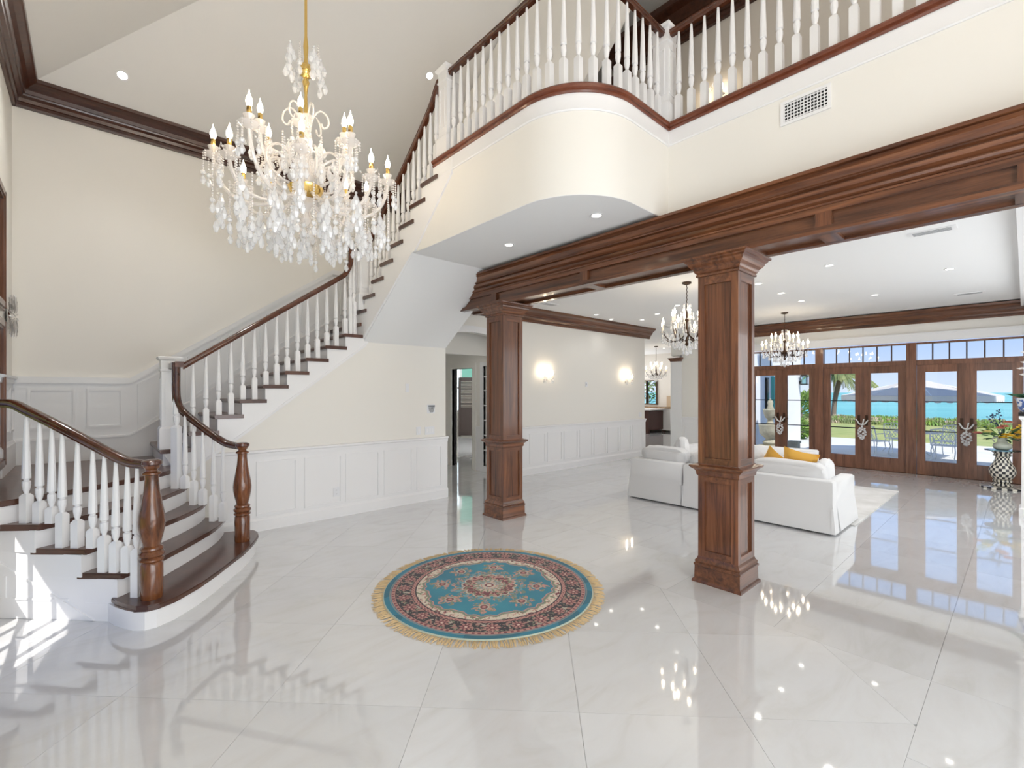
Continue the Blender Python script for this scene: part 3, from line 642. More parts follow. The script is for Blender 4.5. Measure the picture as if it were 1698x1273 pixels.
# right lower railing
rb = thing('stair_railing', 'right bottom stair railing curving up from the far carved newel', 'railing', (1.075, 5.06, r))
pb = [(1.075, 5.06, 1.107), (1.03, 5.16, 1.107), (.98, 5.24, 1.125), (.92, 5.305, 1.175), (.80, 5.375, 1.29), (.70, 5.43, 1.395), (.655, 5.46, 1.455), (.632, 5.475, 1.52), (.625, 5.48, 1.62), (.625, 5.48, 1.75), (.625, 5.48, 1.885)]
pb = smooth_path(pb)
MB().sweep(RP, pb).build('handrail', 'rail', rb, smooth=35)
MB().box(.59, .66, 5.45, 5.95, 1.84, 1.895).build('handrail', 'rail', rb)
turned_newel(rb, 1.075, 5.06, r, 1.11)
MB().lathe((1.075, 5.06, 1.075), [(.055, 0), (.062, .01), (.060, .03), (.04, .04)], 20).build('rail_cap', 'rail', rb, smooth=35)
for k, pts in ((2, [(.885, 5.345), (.955, 5.28)]), (3, [(.735, 5.43), (.80, 5.365)]), (4, [(.665, 5.425)])):
    for x, y in pts: baluster(rb, x, y, k * r, rail_interp(pb, (x, y)) - .05, PI / 4)
baluster(rb, .605, 5.49, 4 * r, 1.85, PI / 4, 1.2)
# middle flight railing
rc = thing('stair_railing', 'middle flight railing rising along the cream wall between white newels', 'railing', (.605, 6.02, 6 * r))
white_newel(rc, .605, 6.02, 6 * r, 1.97)
pc = smooth_path([(.69, 6.0, 1.885), (.80, 6.0, 1.965), (1.6, 6.0, 2.545), (2.35, 6.0, 3.085), (2.46, 6.0, 3.19), (2.51, 6.0, 3.30), (2.52, 6.0, 3.42), (2.52, 6.0, 3.50)])
MB().sweep(RP, pc).build('handrail', 'rail', rc, smooth=35); MB().box(2.49, 2.63, 5.97, 6.03, 3.46, 3.515).build('handrail', 'rail', rc)
for k in range(6, 15):
    for j in (0, 1):
        x = XK[k - 6] + .055 + j * .119
        if x < .75: continue
        baluster(rc, x, 6.0, k * r, rail_interp(pc, (x, 6.0)) - .055)
baluster(rc, 2.54, 6.0, 14 * r, 3.44)
# upper flight railing
rd = thing('stair_railing', 'upper flight railing climbing towards the gallery', 'railing', (2.70, 6.02, 16 * r))
white_newel(rd, 2.72, 6.02, 16 * r, 3.655)
pd = smooth_path([(2.76, 5.94, 3.60), (2.76, 5.80, 3.70), (2.76, 5.2, 4.115), (2.76, 4.55, 4.60), (2.76, 4.36, 4.76), (2.76, 4.29, 4.86), (2.77, 4.25, 4.95), (2.79, 4.20, 4.965)])
MB().sweep(RP, pd).build('handrail', 'rail', rd, smooth=35)
for k in range(16, 24):
    for j in (0, 1):
        y = YN[k] - .055 - j * .121
        if y > 5.95: continue
        baluster(rd, 2.76, y, k * r, rail_interp(pd, (2.76, y)) - .055)
# gallery railing
re_ = thing('gallery_railing', 'curved white gallery railing above the cream balcony', 'railing', (2.79, 4.08, 4.04))
white_newel(re_, 2.79, 4.08, 4.044, 4.99); 
CI = CR - .07; cin = arc(XC + CR, 2.186 + CR, CI, 180, 270, 14)
pe = [(2.76, 4.0)] + cin + [(3.93, 2.256)]
MB().sweep(RP, [(x, y, 4.94) for x, y in pe]).build('handrail', 'rail', re_, smooth=35)
def along(P, d):
    for a, b in zip(P, P[1:]):
        L = math.dist(a, b)
        if d <= L: return (a[0] + (b[0] - a[0]) * d / L, a[1] + (b[1] - a[1]) * d / L)
        d -= L
    return P[-1]
tot = sum(math.dist(a, b) for a, b in zip(pe, pe[1:])); NB = 22
for i in range(NB):
    x, y = along(pe, .06 + (tot - .16) * i / (NB - 1)); baluster(re_, x, y, 4.04, 4.89)
rf = thing('gallery_railing', 'straight white gallery railing over the wall vent', 'railing', (3.99, 2.28, 4.04))
white_newel(rf, 3.99, 2.275, 4.044, 4.99)
MB().sweep(RP, [(3.97, 2.2, 4.94), (3.97, -2.3, 4.94)]).build('handrail', 'rail', rf)
for i in range(36): baluster(rf, 3.97, 2.12 - .1195 * i, 4.04, 4.89)

# ================================================================= COLUMNS AND BEAM
def column(x, y, label):
    c = thing('column', label, 'column', (x, y, 0), None)
    MB().sqr((x, y, 0), [(.203, 0), (.203, .012), (.200, .022), (.188, .030), (.186, .135), (.192, .140), (.192, .155), (.182, .162), (.186, .175), (.182, .185), (.172, .195), (.166, .215)]).build('base', 'wood_x', c)
    MB().box(x - .148, x + .148, y - .148, y + .148, .2, 2.6).build('core', 'wood_z', c)
    for z0, z1 in ((.20, .92), (.97, 2.62)):
        zt, zb = z1 - (.07 if z1 < 1 else .12), z0 + (.07 if z0 < .5 else .08)
        for sx_ in (-1, 1):
            for sy_ in (-1, 1):
                px_, py_ = x + sx_ * .1375, y + sy_ * .1375
                MB().box(px_ - .0275, px_ + .0275, py_ - .0275, py_ + .0275, z0, z1).build('corner_stile', 'wood_z', c)
        for a, b in ((z0, zb), (zt, z1)):
            MB().box(x - .11, x + .11, y - .165, y + .165, a, b).box(x - .165, x + .165, y - .11, y + .11, a, b).build('cross_rail', 'wood_x', c)
    MB().sqr((x, y, 0), [(.166, .895), (.176, .905), (.178, .93), (.186, .945), (.212, .965), (.220, .975), (.220, .985), (.20, .99), (.176, .995), (.172, 1.0), (.166, 1.0)]).build('waist_band', 'wood_x', c)
    MB().sqr((x, y, 0), [(.166, 2.57), (.178, 2.572), (.178, 2.59), (.172, 2.594), (.184, 2.606), (.192, 2.62), (.192, 2.63), (.21, 2.645), (.225, 2.665), (.228, 2.68), (.245, 2.69), (.245, 2.70), (.264, 2.71), (.266, 2.725)]).build('capital', 'wood_x', c)
    return c
column(3.985, 1.70, 'nearer square panelled brown wood column, in front of the white sofa')
column(3.985, 4.55, 'farther square panelled brown wood column, nearer the staircase')
bm_ = thing('ceiling_beam', 'long brown wood beam with stepped cornice resting on both columns', 'beam', (3.98, 1.7, 2.72))
YE = 5.38
MB().box(3.83, 4.14, -1, YE, 2.745, 3.15).build('core', 'wood_y', bm_)
MB().box(3.80, 3.84, -1, YE, 2.75, 2.765).build('lower_fascia', 'wood_y', bm_); MB().box(3.80, 3.84, -1, YE, 2.86, 2.93).build('upper_fascia', 'wood_y', bm_)
MB().box(3.81, 4.16, -1, YE, 2.72, 2.722).box(3.84, 3.87, -1, YE, 2.722, 2.75).box(4.12, 4.17, -1, YE, 2.72, 2.95).build('soffit_frame', 'wood_y', bm_) if False else MB().box(3.80, 3.875, -1, YE, 2.72, 2.75).box(4.10, 4.17, -1, YE, 2.72, 2.75).box(4.14, 4.17, -1, YE, 2.75, 2.95).build('soffit_frame', 'wood_y', bm_)
for y in (-.02, .95, 3.09, 4.55):
    MB().box(3.80, 3.84, y - .05, y + .05, 2.765, 2.86).build('fascia_divider', 'wood_z', bm_); MB().box(3.87, 4.11, y - .06, y + .06, 2.72, 2.75).build('soffit_divider', 'wood_x', bm_)
MB().box(3.87, 4.11, 1.42, 1.98, 2.72, 2.75).build('soffit_divider', 'wood_x', bm_)
cp = [(0, 0), (.020, 0), (.020, .014), (.010, .017), (.034, .030), (.040, .046), (.028, .050), (.028, .058), (.062, .075), (.076, .098), (.060, .102), (.060, .112), (.090, .117), (.090, .128), (.078, .131), (.092, .150), (.118, .176), (.152, .190), (.142, .194), (.162, .200), (.162, .222), (0, .222)]
MB().prism([(3.80 - o, 2.905 + z) for o, z in cp], -1, YE + .2, 'y' if False else 'y', 0) if False else None
MB().prism([(3.81 - o, 2.905 + z) for o, z in cp], -1, 4.66, 'y').build('cornice', 'wood_y', bm_) if False else None
def prism_y(P, a0, a1):
    n = len(P); vs = [(x, a0, z) for x, z in P] + [(x, a1, z) for x, z in P]
    return MB().add(vs, [tuple(range(n)), tuple(range(n, 2 * n))] + [(i, (i + 1) % n, (i + 1) % n + n, i + n) for i in range(n)])
prism_y([(3.81 - o, 2.905 + z) for o, z in cp], -1, 5.3).build('cornice', 'wood_y', bm_)

# ================================================================= CHANDELIERS
def bulb_mesh(s=1.0):
    return meshdata(MB().lathe((0, 0, 0), [(.010 * s, 0), (.014 * s, .006 * s), (.019 * s, .025 * s), (.017 * s, .045 * s), (.009 * s, .065 * s), (.003 * s, .085 * s), (.001 * s, .10 * s)], 10), 'bulb', ['bulb'], True)
BUL = bulb_mesh(1.25); BULs = bulb_mesh(1.0)
CX, CY = 1.417, 4.31
ch = thing('crystal_chandelier', 'large crystal chandelier with gold fittings and lit candle bulbs over the foyer', 'chandelier', (CX, CY, 2.95))
MB().lathe((CX, CY, 0), [(.012, 3.9), (.03, 4.0), (.018, 4.1), (.012, 4.25), (.02, 4.32), (.03, 4.36), (.02, 4.40), (.055, 4.43), (.062, 4.47), (.05, 4.51), (.02, 4.53), (.014, 4.58), (.022, 4.68), (.012, 4.78), (.010, 6.68)], 16).build('gold_stem', 'gold', ch, smooth=40)
MB().lathe((CX, CY, 0), [(.02, 3.38), (.05, 3.42), (.08, 3.50), (.06, 3.58), (.03, 3.66), (.045, 3.74), (.06, 3.84), (.035, 3.94), (.05, 4.02), (.06, 4.06), (.02, 4.08)], 14).build('glass_column', 'cryst', ch, smooth=50)
MB().lathe((CX, CY, 0), [(.02, 3.30), (.07, 3.32), (.13, 3.37), (.15, 3.42), (.12, 3.44), (.06, 3.41), (.05, 3.44)], 18).build('gold_bowl', 'gold', ch, smooth=30)
MB().lathe((CX, CY, 0), [(.01, 3.08), (.03, 3.10), (.045, 3.14), (.02, 3.20), (.05, 3.26), (.10, 3.31), (.02, 3.33)], 14).build('glass_finial', 'cryst', ch, smooth=40)
STR = {}
def strand(parent, x, y, z, n, gap=.021, rb=.0085, drop=True, rnd=0):
    key = (n, drop, rb)
    if key not in STR:
        mb = MB()
        for i in range(n): mb.ball((0, 0, -gap * i), rb, 0, 6, 4)
        if drop:
            zz = -gap * n; mb.ball((0, 0, zz - .012), .021, 1, 7, 4); mb.drop((0, 0, zz - .036), .024, .075, 1, 7)
        STR[key] = meshdata(mb, 'bead_strand', ['cryst', 'cryst_w'])
    return inst(STR[key], 'bead_strand', parent, (x, y, z), random.random() * 6)
PEN = meshdata(MB().drop((0, 0, 0), .030, .10, 0, 7).drop((.028, .01, -.05), .026, .09, 0, 6).drop((-.024, .016, -.07), .026, .09, 0, 6).drop((.0, -.026, -.10), .026, .10, 0, 6).ball((0, 0, .01), .012), 'crystal_cluster', ['cryst_w'])
def bez(a, b, c, d, n=10): return [tuple((1 - t) ** 3 * a[i] + 3 * (1 - t) ** 2 * t * b[i] + 3 * (1 - t) * t * t * c[i] + t ** 3 * d[i] for i in range(3)) for t in [k / n for k in range(n + 1)]]
def big_arm(ang, Ra, zt, low, wr=.012):
    ca, sa = math.cos(ang), math.sin(ang); P = lambda q, z: (CX + q * ca, CY + q * sa, z)
    pts = bez(P(.05, 3.42), P(Ra * .35, low), P(Ra * .95, low - .02), P(Ra, zt - .16), 12)
    a = MB().tube(pts, wr, 7).build('glass_arm', 'cryst', ch, smooth=50)
    ORG[a.name] = ORG[ch.name]
    MB().lathe((*P(Ra, 0)[:2], zt - .17), [(.012, 0), (.02, .004), (.055, .022), (.075, .045), (.060, .040), (.02, .02)], 10).build('drip_pan', 'cryst', a, smooth=30)
    MB().lathe((*P(Ra, 0)[:2], zt - .14), [(.022, 0), (.026, .02), (.020, .035), (.030, .05), (.042, .075), (.034, .078), (.018, .045)], 10).build('candle_cup', 'cryst', a, smooth=30)
    MB().lathe((*P(Ra, 0)[:2], zt - .13), [(.014, 0), (.016, .05), (.017, .052), (.018, .11), (.016, .13)], 10).build('candle', 'gold', a, smooth=30)
    inst(BUL, 'bulb', a, (P(Ra, 0)[0], P(Ra, 0)[1], zt))
    for q in range(7):
        t = 2 * PI * q / 7 + ang
        strand(ch, P(Ra, 0)[0] + .072 * math.cos(t), P(Ra, 0)[1] + .072 * math.sin(t), zt - .13, 4 if q % 2 else 7, drop=(q % 3 == 0))
for i in range(12):
    an = 2 * PI * (i + .3) / 12; big_arm(an, .71 if i % 2 else .62, 3.72 if i % 2 else 3.60, 3.14, .015)
for i in range(6):
    an = 2 * PI * (i + .1) / 6; big_arm(an, .38, 3.92, 3.42)
for i in range(12):                                     # decorative scroll arms
    an = 2 * PI * (i + .8) / 12; ca, sa = math.cos(an), math.sin(an)
    P = lambda q, z: (CX + q * ca, CY + q * sa, z)
    MB().tube(smooth_path([P(.05, 3.50), P(.16, 3.64), P(.28, 3.68), P(.38, 3.60), P(.39, 3.50), P(.32, 3.43), P(.26, 3.47), P(.28, 3.55)]), .011, 6).build('glass_scroll', 'cryst', ch, smooth=50)
for i in range(6):
    an = 2 * PI * (i + .5) / 6; ca, sa = math.cos(an), math.sin(an)
    P = lambda q, z: (CX + q * ca, CY + q * sa, z)
    MB().tube(smooth_path([P(.03, 3.9), P(.06, 4.05), P(.12, 4.12), P(.18, 4.08), P(.19, 4.0), P(.15, 3.97), P(.13, 4.01)]), .008, 6).build('glass_scroll', 'cryst', ch, smooth=50)
for (R_, n_, z_, nb, ph) in ((.71, 12, 3.48, 17, 0), (.60, 12, 3.30, 14, .1), (.46, 10, 3.30, 13, .2), (.30, 9, 3.30, 12, .0), (.15, 6, 3.30, 12, .1), (.38, 8, 3.70, 9, 0), (.13, 5, 4.66, 8, .2)):
    for i in range(n_):
        an = 2 * PI * (i + ph) / n_; strand(ch, CX + R_ * math.cos(an), CY + R_ * math.sin(an), z_ + random.uniform(-.03, .03), nb + random.choice((0, 0, 2, 4)))
for (R_, n_, z_, ph) in ((.64, 9, 3.24, .2), (.50, 8, 3.18, .0), (.36, 7, 3.16, .3), (.22, 5, 3.14, .1), (.30, 6, 3.60, 0), (.14, 5, 3.80, .3), (.14, 4, 4.62, .1)):
    for i in range(n_):
        an = 2 * PI * (i + ph) / n_
        for q in (0, 1): inst(PEN, 'crystal_cluster', ch, (CX + (R_ + .01 * q) * math.cos(an), CY + (R_ + .01 * q) * math.sin(an), z_ - .12 * q + random.uniform(-.02, .02)), random.random() * 6)
# swags between outer cups
for i in range(12):
    a0, a1 = 2 * PI * (i + .3) / 12, 2 * PI * (i + 1.3) / 12; mb = MB()
    for k in range(1, 12):
        t = k / 12; a = a0 + (a1 - a0) * t; mb.ball((CX + .68 * math.cos(a), CY + .68 * math.sin(a), 3.55 - .16 * math.sin(PI * t)), .009)
    mb.tube([(CX + .68 * math.cos(a0 + (a1 - a0) * k / 12), CY + .68 * math.sin(a0 + (a1 - a0) * k / 12), 3.55 - .16 * math.sin(PI * k / 12)) for k in range(0, 13)], .002, 3).build('bead_swag', 'cryst', ch)
def point(name, loc, power, color=(1, .80, .58), rad=.02, parent=None):
    l = bpy.data.lights.new(name, 'POINT'); l.energy = power; l.color = color; l.shadow_soft_size = rad
    o = bpy.data.objects.new(name, l); col.objects.link(o); o.parent = parent; o.location = Vector(loc) - Vector(ORG.get(parent.name, (0, 0, 0))); return o
def small_chandelier(x, y, zc, zring, Rr, label, power):
    c = thing('chandelier', label, 'chandelier', (x, y, zring))
    MB().lathe((x, y, zc), [(.065, 0), (.065, -.02), (.03, -.035), (.008, -.04)], 14).build('canopy', 'bronze', c, smooth=40)
    mb = MB(); z = zc - .04; k = 0
    while z > zring + .42:
        mb.tube([(x + (.008 if k % 2 else -.008), y, z), (x + (.012 if k % 2 else -.012), y, z - .02), (x, y, z - .035)], .004, 4); z -= .028; k += 1
    mb.tube([(x, y, zc - .03), (x, y, zring + .4)], .004, 5).build('chain', 'bronze', c)
    MB().lathe((x, y, zring), [(.01, -.16), (.03, -.13), (.012, -.10), (.03, -.04), (.045, .0), (.02, .05), (.012, .18), (.03, .22), (.012, .26), (.008, .45)], 12).build('stem', 'bronze', c, smooth=40)
    for (n, q, zt, ph) in ((8, Rr, .07, .2), (6, Rr * .58, .22, .6)):
        for i in range(n):
            a = 2 * PI * (i + ph) / n; ca, sa = math.cos(a), math.sin(a); P = lambda d, zz: (x + d * ca, y + d * sa, zring + zz)
            arm = MB().tube(bez(P(.02, .02), P(q * .4, -.16), P(q * .9, -.10), P(q, zt - .02), 8), .007, 5).build('arm', 'bronze', c)
            MB().lathe(P(q, zt - .02), [(.008, 0), (.035, .012), (.035, .018), (.01, .02)], 9).build('drip_pan', 'cryst', arm)
            MB().lathe(P(q, zt), [(.012, 0), (.012, .075), (.009, .08)], 8).build('candle', 'candle', arm)
            inst(BULs, 'bulb', arm, P(q, zt + .08))
            for t in (0, 1, 2): MB().drop(P(q, zt - .03 - .0 * t), .012, .05).ball(P(q, zt - .02), .01).build('crystal_drop', 'cryst_w', arm) if t == 0 else None
    for (n, q, zt) in ((18, Rr * .95, -.03), (16, Rr * .8, .02), (14, Rr * .7, -.08), (12, Rr * .5, -.12), (10, Rr * .6, .16), (8, Rr * .32, -.13), (6, Rr * .16, -.20), (6, Rr * .25, .30), (8, Rr * .4, .12), (5, .05, .42)):
        for i in range(n):
            a = 2 * PI * (i + random.random() * .4) / n; d = MB(); xx, yy = x + q * math.cos(a), y + q * math.sin(a)
            d.ball((xx, yy, zring + zt + .02), .010).ball((xx, yy, zring + zt), .012).drop((xx, yy, zring + zt - .012), .018, .065).build('crystal_drop', 'cryst_w', c)
    MB().ball((x, y, zring - .27), .028, 0, 10, 6).build('crystal_ball', 'cryst_w', c, smooth=True)
    return c
small_chandelier(6.43, 3.309, CZ, 2.43, .36, 'bronze and crystal chandelier hanging left of the nearer column', 9)
small_chandelier(10.325, 3.245, CZ, 2.40, .40, 'bronze and crystal chandelier hanging in front of the French doors', 9)
small_chandelier(14.6, 8.64, CZ, 2.25, .36, 'small distant crystal chandelier in the kitchen doorway', 12)

# ================================================================= DOWNLIGHTS, SCONCES, VENTS
def downlight(x, y, z, label, nrm=(0, 0, -1), power=6, rad=.046):
    o = thing('recessed_light', label, 'ceiling light', (0, 0, 0))
    MB().lathe((0, 0, 0), [(rad + .012, -.001), (rad + .012, -.006), (rad, -.006), (rad - .004, -.001)], 18).build('trim_ring', 'white', o)
    MB().lathe((0, 0, 0), [(rad - .006, -.0015), (rad - .006, -.004)], 16).build('lens', 'lens', o)
    l = bpy.data.lights.new('lamp', 'SPOT'); l.energy = power; l.color = (1, .97, .93); l.spot_size = R(120); l.spot_blend = .8; l.shadow_soft_size = .05
    lo_ = bpy.data.objects.new('lamp', l); col.objects.link(lo_); lo_.parent = o; lo_.location = (0, 0, -.02)
    o.location = (x, y, z); n = Vector(nrm).normalized(); o.rotation_euler = (-n).to_track_quat('Z', 'Y').to_euler(); return o
cols_ = {1: 'nearest the beam', 2: 'second from the beam', 3: 'third from the beam', 4: 'fourth from the beam', 5: 'fifth from the beam'}
for rname, y, xs in (('right', .66, (8.26,)), ('middle', 1.66, (6.9, 9.55)), ('centre-left', 2.64, (7.28, 8.25, 9.24))):
    for i, x in enumerate(xs): downlight(x, y, CZ, 'round recessed light in the %s row of the living room ceiling, %s' % (rname, cols_[i + 1]), power=24)
for i, (x, y) in enumerate(((8.0, 4.3), (10.4, 4.5))): downlight(x, y, CZ, 'recessed light in the living room ceiling behind the left chandelier, %s' % cols_[i + 1], power=15)
for i, (x, y) in enumerate(((7.728, 5.95), (8.46, 6.1), (9.02, 5.68), (8.56, 5.04))): downlight(x, y, CZ, 'tiny recessed light above the cream sconce wall, %s' % cols_[i + 1], power=5, rad=.045)
downlight(3.287, 3.68, 3.166, 'recessed light in the balcony underside, nearer the staircase', power=9)
downlight(3.313, 2.547, 3.166, 'recessed light in the balcony underside, nearer the beam', power=9)
bn = (0, -.61, -1)
downlight(.243, 6.497, 4.69 + .61 * (7 - 6.497), 'recessed light high in the sloped ceiling, left of the big chandelier', bn, 66)
downlight(3.29, 5.25, 4.69 + .61 * (7 - 5.25), 'recessed light in the sloped ceiling beside the gallery newel', bn, 66)
for i, (x, y) in enumerate(((4.9, 7.3), (7.5, 11.0), (9.2, 11.6), (13.0, 8.4), (15.4, 8.8), (14.4, 10.6))): downlight(x, y, 3.12 if i == 0 else CZ, ['recessed light in the hall ceiling behind the arch', 'recessed light in the far back room, nearer', 'recessed light in the far back room, farther', 'recessed light at the kitchen entrance', 'recessed light beyond the kitchen chandelier', 'recessed light over the kitchen island'][i], power=18)
def sconce(x, y, z, label, nx=0, ny=-1, power=5):
    s = thing('wall_sconce', label, 'wall light', (x, y, z)); tx, ty = -ny, nx
    MB().lathe((x + nx * .01, y + ny * .01, z - .06), [(.03, -.02), (.035, 0), (.02, .03)], 12).tube([(x, y, z - .06), (x + nx * .05, y + ny * .05, z - .05), (x + nx * .05, y + ny * .05, z + .16)], .007).build('back_plate', 'wire', s)
    for q in (-1, 1):
        px_, py_ = x + nx * .10 + tx * q * .11, y + ny * .10 + ty * q * .11
        a = MB().tube([(x + nx * .05, y + ny * .05, z - .05), (x + nx * .09 + tx * q * .05, y + ny * .09 + ty * q * .05, z - .10), (px_, py_, z - .03)], .006).build('arm', 'cryst', s)
        MB().lathe((px_, py_, z - .03), [(.01, 0), (.035, .012), (.01, .014)], 9).build('drip_pan', 'cryst', a)
        MB().lathe((px_, py_, z - .015), [(.011, 0), (.011, .05), (.008, .055)], 8).build('candle', 'candle', a)
        inst(BULs, 'bulb', a, (px_, py_, z + .04)); point('lamp', (px_, py_, z + .17), power * .35, parent=s)
        for t in range(3): MB().ball((px_ + tx * (t - 1) * .03, py_ + ty * (t - 1) * .03, z - .06), .008).drop((px_ + tx * (t - 1) * .03, py_ + ty * (t - 1) * .03, z - .07), .011, .05).build('crystal_drop', 'cryst_w', a)
    for t in range(6): MB().drop((x + nx * .06 + tx * (t - 2.5) * .03, y + ny * .06 + ty * (t - 2.5) * .03, z + .22 - abs(t - 2.5) * .03), .012, .06).build('crystal_drop', 'cryst_w', s)
    return s
sconce(6.72, 6.44, 1.90, 'lit crystal wall sconce on the cream wall, closer to the farther column', power=2)
sconce(9.52, 6.44, 1.90, 'lit crystal wall sconce on the cream wall, nearer the kitchen opening', power=2)
sconce(5.59, 2.50, 5.12, 'small lit crystal sconce seen through the gallery balusters', -1, 0, .5)
# wall vent
v = thing('wall_vent', 'white louvred air vent on the cream wall above the wooden beam', 'vent', (XV, 1.08, 3.71))
frame_strip(MB(), 'y', XV, -1, .925, 1.25, 3.62, 3.80, .022, .012).build('frame', 'white', v)
MB().box(XV - .003, XV - .001, .94, 1.235, 3.635, 3.785).build('void_shade_sheet', 'shadow', v)  # dark sheet painting in the shade behind the slats
for k in range(6): MB().box(XV - .009, XV - .005, .945, 1.23, 3.648 + .0235 * k, 3.655 + .0235 * k).build('slat', 'white', v)
for k in range(13): MB().box(XV - .012, XV - .009, .962 + .0215 * k, .968 + .0215 * k, 3.64, 3.78).build('upright_slat', 'white', v)
def cvent(x, y, lx, ly, label):
    v = thing('ceiling_vent', label, 'vent', (x, y, CZ))
    MB().box(x - lx / 2, x + lx / 2, y - ly / 2, y + ly / 2, CZ - .008, CZ).build('frame', 'white', v)
    long_x = lx > ly
    for k in range(4):
        t = (k - 1.5) / 4
        if long_x: MB().box(x - lx * .40, x + lx * .40, y + t * ly * .8 - .006, y + t * ly * .8 + .006, CZ - .011, CZ - .008).build('slat', 'grey', v)
        else: MB().box(x + t * lx * .8 - .006, x + t * lx * .8 + .006, y - ly * .40, y + ly * .40, CZ - .011, CZ - .008).build('slat', 'grey', v)
cvent(6.19, .623, .16, .36, 'white ceiling vent nearest the beam on the right')
cvent(10.53, .602, .16, .36, 'far white ceiling vent in front of the window crown')
cvent(6.16, 5.80, .36, .16, 'ceiling vent beside the top of the farther column')
cvent(10.38, 5.85, .36, .16, 'ceiling vent near the end of the cream sconce wall')

# ================================================================= WALL DEVICES
def plate(name, x, z, w_, h_, label, cat, extra=None, y=YS, m='plate'):
    t = thing(name, label, cat, (x, y, z)); MB().box(x - w_ / 2, x + w_ / 2, y - .008, y, z - h_ / 2, z + h_ / 2).build('plate', m, t)
    for (a, b, c, d, mm, nm) in (extra or []): MB().box(x + a, x + b, y - .012, y - .006, z + c, z + d).build(nm, mm, t)
    return t
plate('light_switch', 3.529, 1.038, .075, .115, 'single white light switch above the chair rail under the stairs', 'light switch', [(-.014, .014, -.03, .03, 'white', 'rocker')])
plate('light_switch', 3.715, 1.03, .16, .115, 'triple white light switch below the dark intercom', 'light switch', [(-.058, -.030, -.03, .03, 'white', 'rocker'), (-.014, .014, -.03, .03, 'white', 'rocker'), (.030, .058, -.03, .03, 'white', 'rocker')])
plate('blank_plate', 3.342, 1.66, .05, .12, 'pale blank wall plate high on the cream wall under the stairs', 'wall plate')
plate('power_outlet', 2.321, .324, .075, .115, 'white power outlet in the wainscot below the staircase', 'outlet', [(-.012, .012, .012, .034, 'plate', 'socket'), (-.012, .012, -.034, -.012, 'plate', 'socket'), (-.006, -.003, .018, .028, 'outlet', 'slot'), (.003, .006, .018, .028, 'outlet', 'slot'), (-.006, -.003, -.028, -.018, 'outlet', 'slot'), (.003, .006, -.028, -.018, 'outlet', 'slot')], y=YS - .01)
t = plate('intercom', 3.735, 1.35, .13, .13, 'dark grey alarm intercom on a white plate beside the hall corner', 'intercom')
MB().prism([(3.69, 1.405), (3.79, 1.405), (3.79, 1.385), (3.69, 1.385)], YS - .03, YS - .008, 'y').build('top_bar', 'grey_dark', t)
MB().prism([(3.692, 1.38), (3.788, 1.38), (3.772, 1.325), (3.76, 1.30), (3.722, 1.30), (3.708, 1.325)], YS - .028, YS - .008, 'y').build('speaker', 'grey', t)
MB().lathe((3.74, YS - .03, 1.365), [(.008, -.008), (.008, .008)], 10).build('camera_eye', 'outlet', t)
plate('thermostat', 8.027, 1.772, .07, .10, 'small thermostat on the cream wall between the two sconces', 'thermostat', [(-.016, .002, -.02, .02, 'grey', 'screen')], y=6.45)
plate('light_switch', 10.16, 1.04, .09, .115, 'white light switch at the far end of the sconce wall', 'light switch', [(-.012, .012, -.03, .03, 'white', 'rocker')], y=6.45)

# ================================================================= LEFT WALL ORNAMENT
fo = thing('sunburst_mirror', 'round silver feathered mirror seen edge-on beside the wood windows', 'mirror', (XS + .02, 6.52, 2.33))
MB().lathe((0, 0, 0), [(.09, 0), (.09, .02), (.07, .03), (.005, .035)], 20).build('mirror_disc', 'mirror', fo)
ring = fo.children[0]; ORG[ring.name] = (0, 0, 0)
ring.rotation_euler = (0, PI / 2, 0)
ring.location = (0, 0, 0)
ring.data.transform(Matrix.Translation(Vector(ORG[fo.name])))
fe = meshdata(MB().prism([(0, .07), (.005, .11), (.0045, .17), (0, .205), (-.0045, .17), (-.005, .11)], .012, .018), 'feather', ['wire'])
for k in range(56):
    o = bpy.data.objects.new('feather', fe); col.objects.link(o); o.parent = fo; o.rotation_mode = 'QUATERNION'
    o.rotation_quaternion = Matrix.Rotation(2 * PI * k / 56, 4, 'X').to_quaternion() @ Matrix(((0, 0, 1), (1, 0, 0), (0, 1, 0))).to_quaternion()
    o.location = (.0 + .016 * (k % 3), 0, 0)

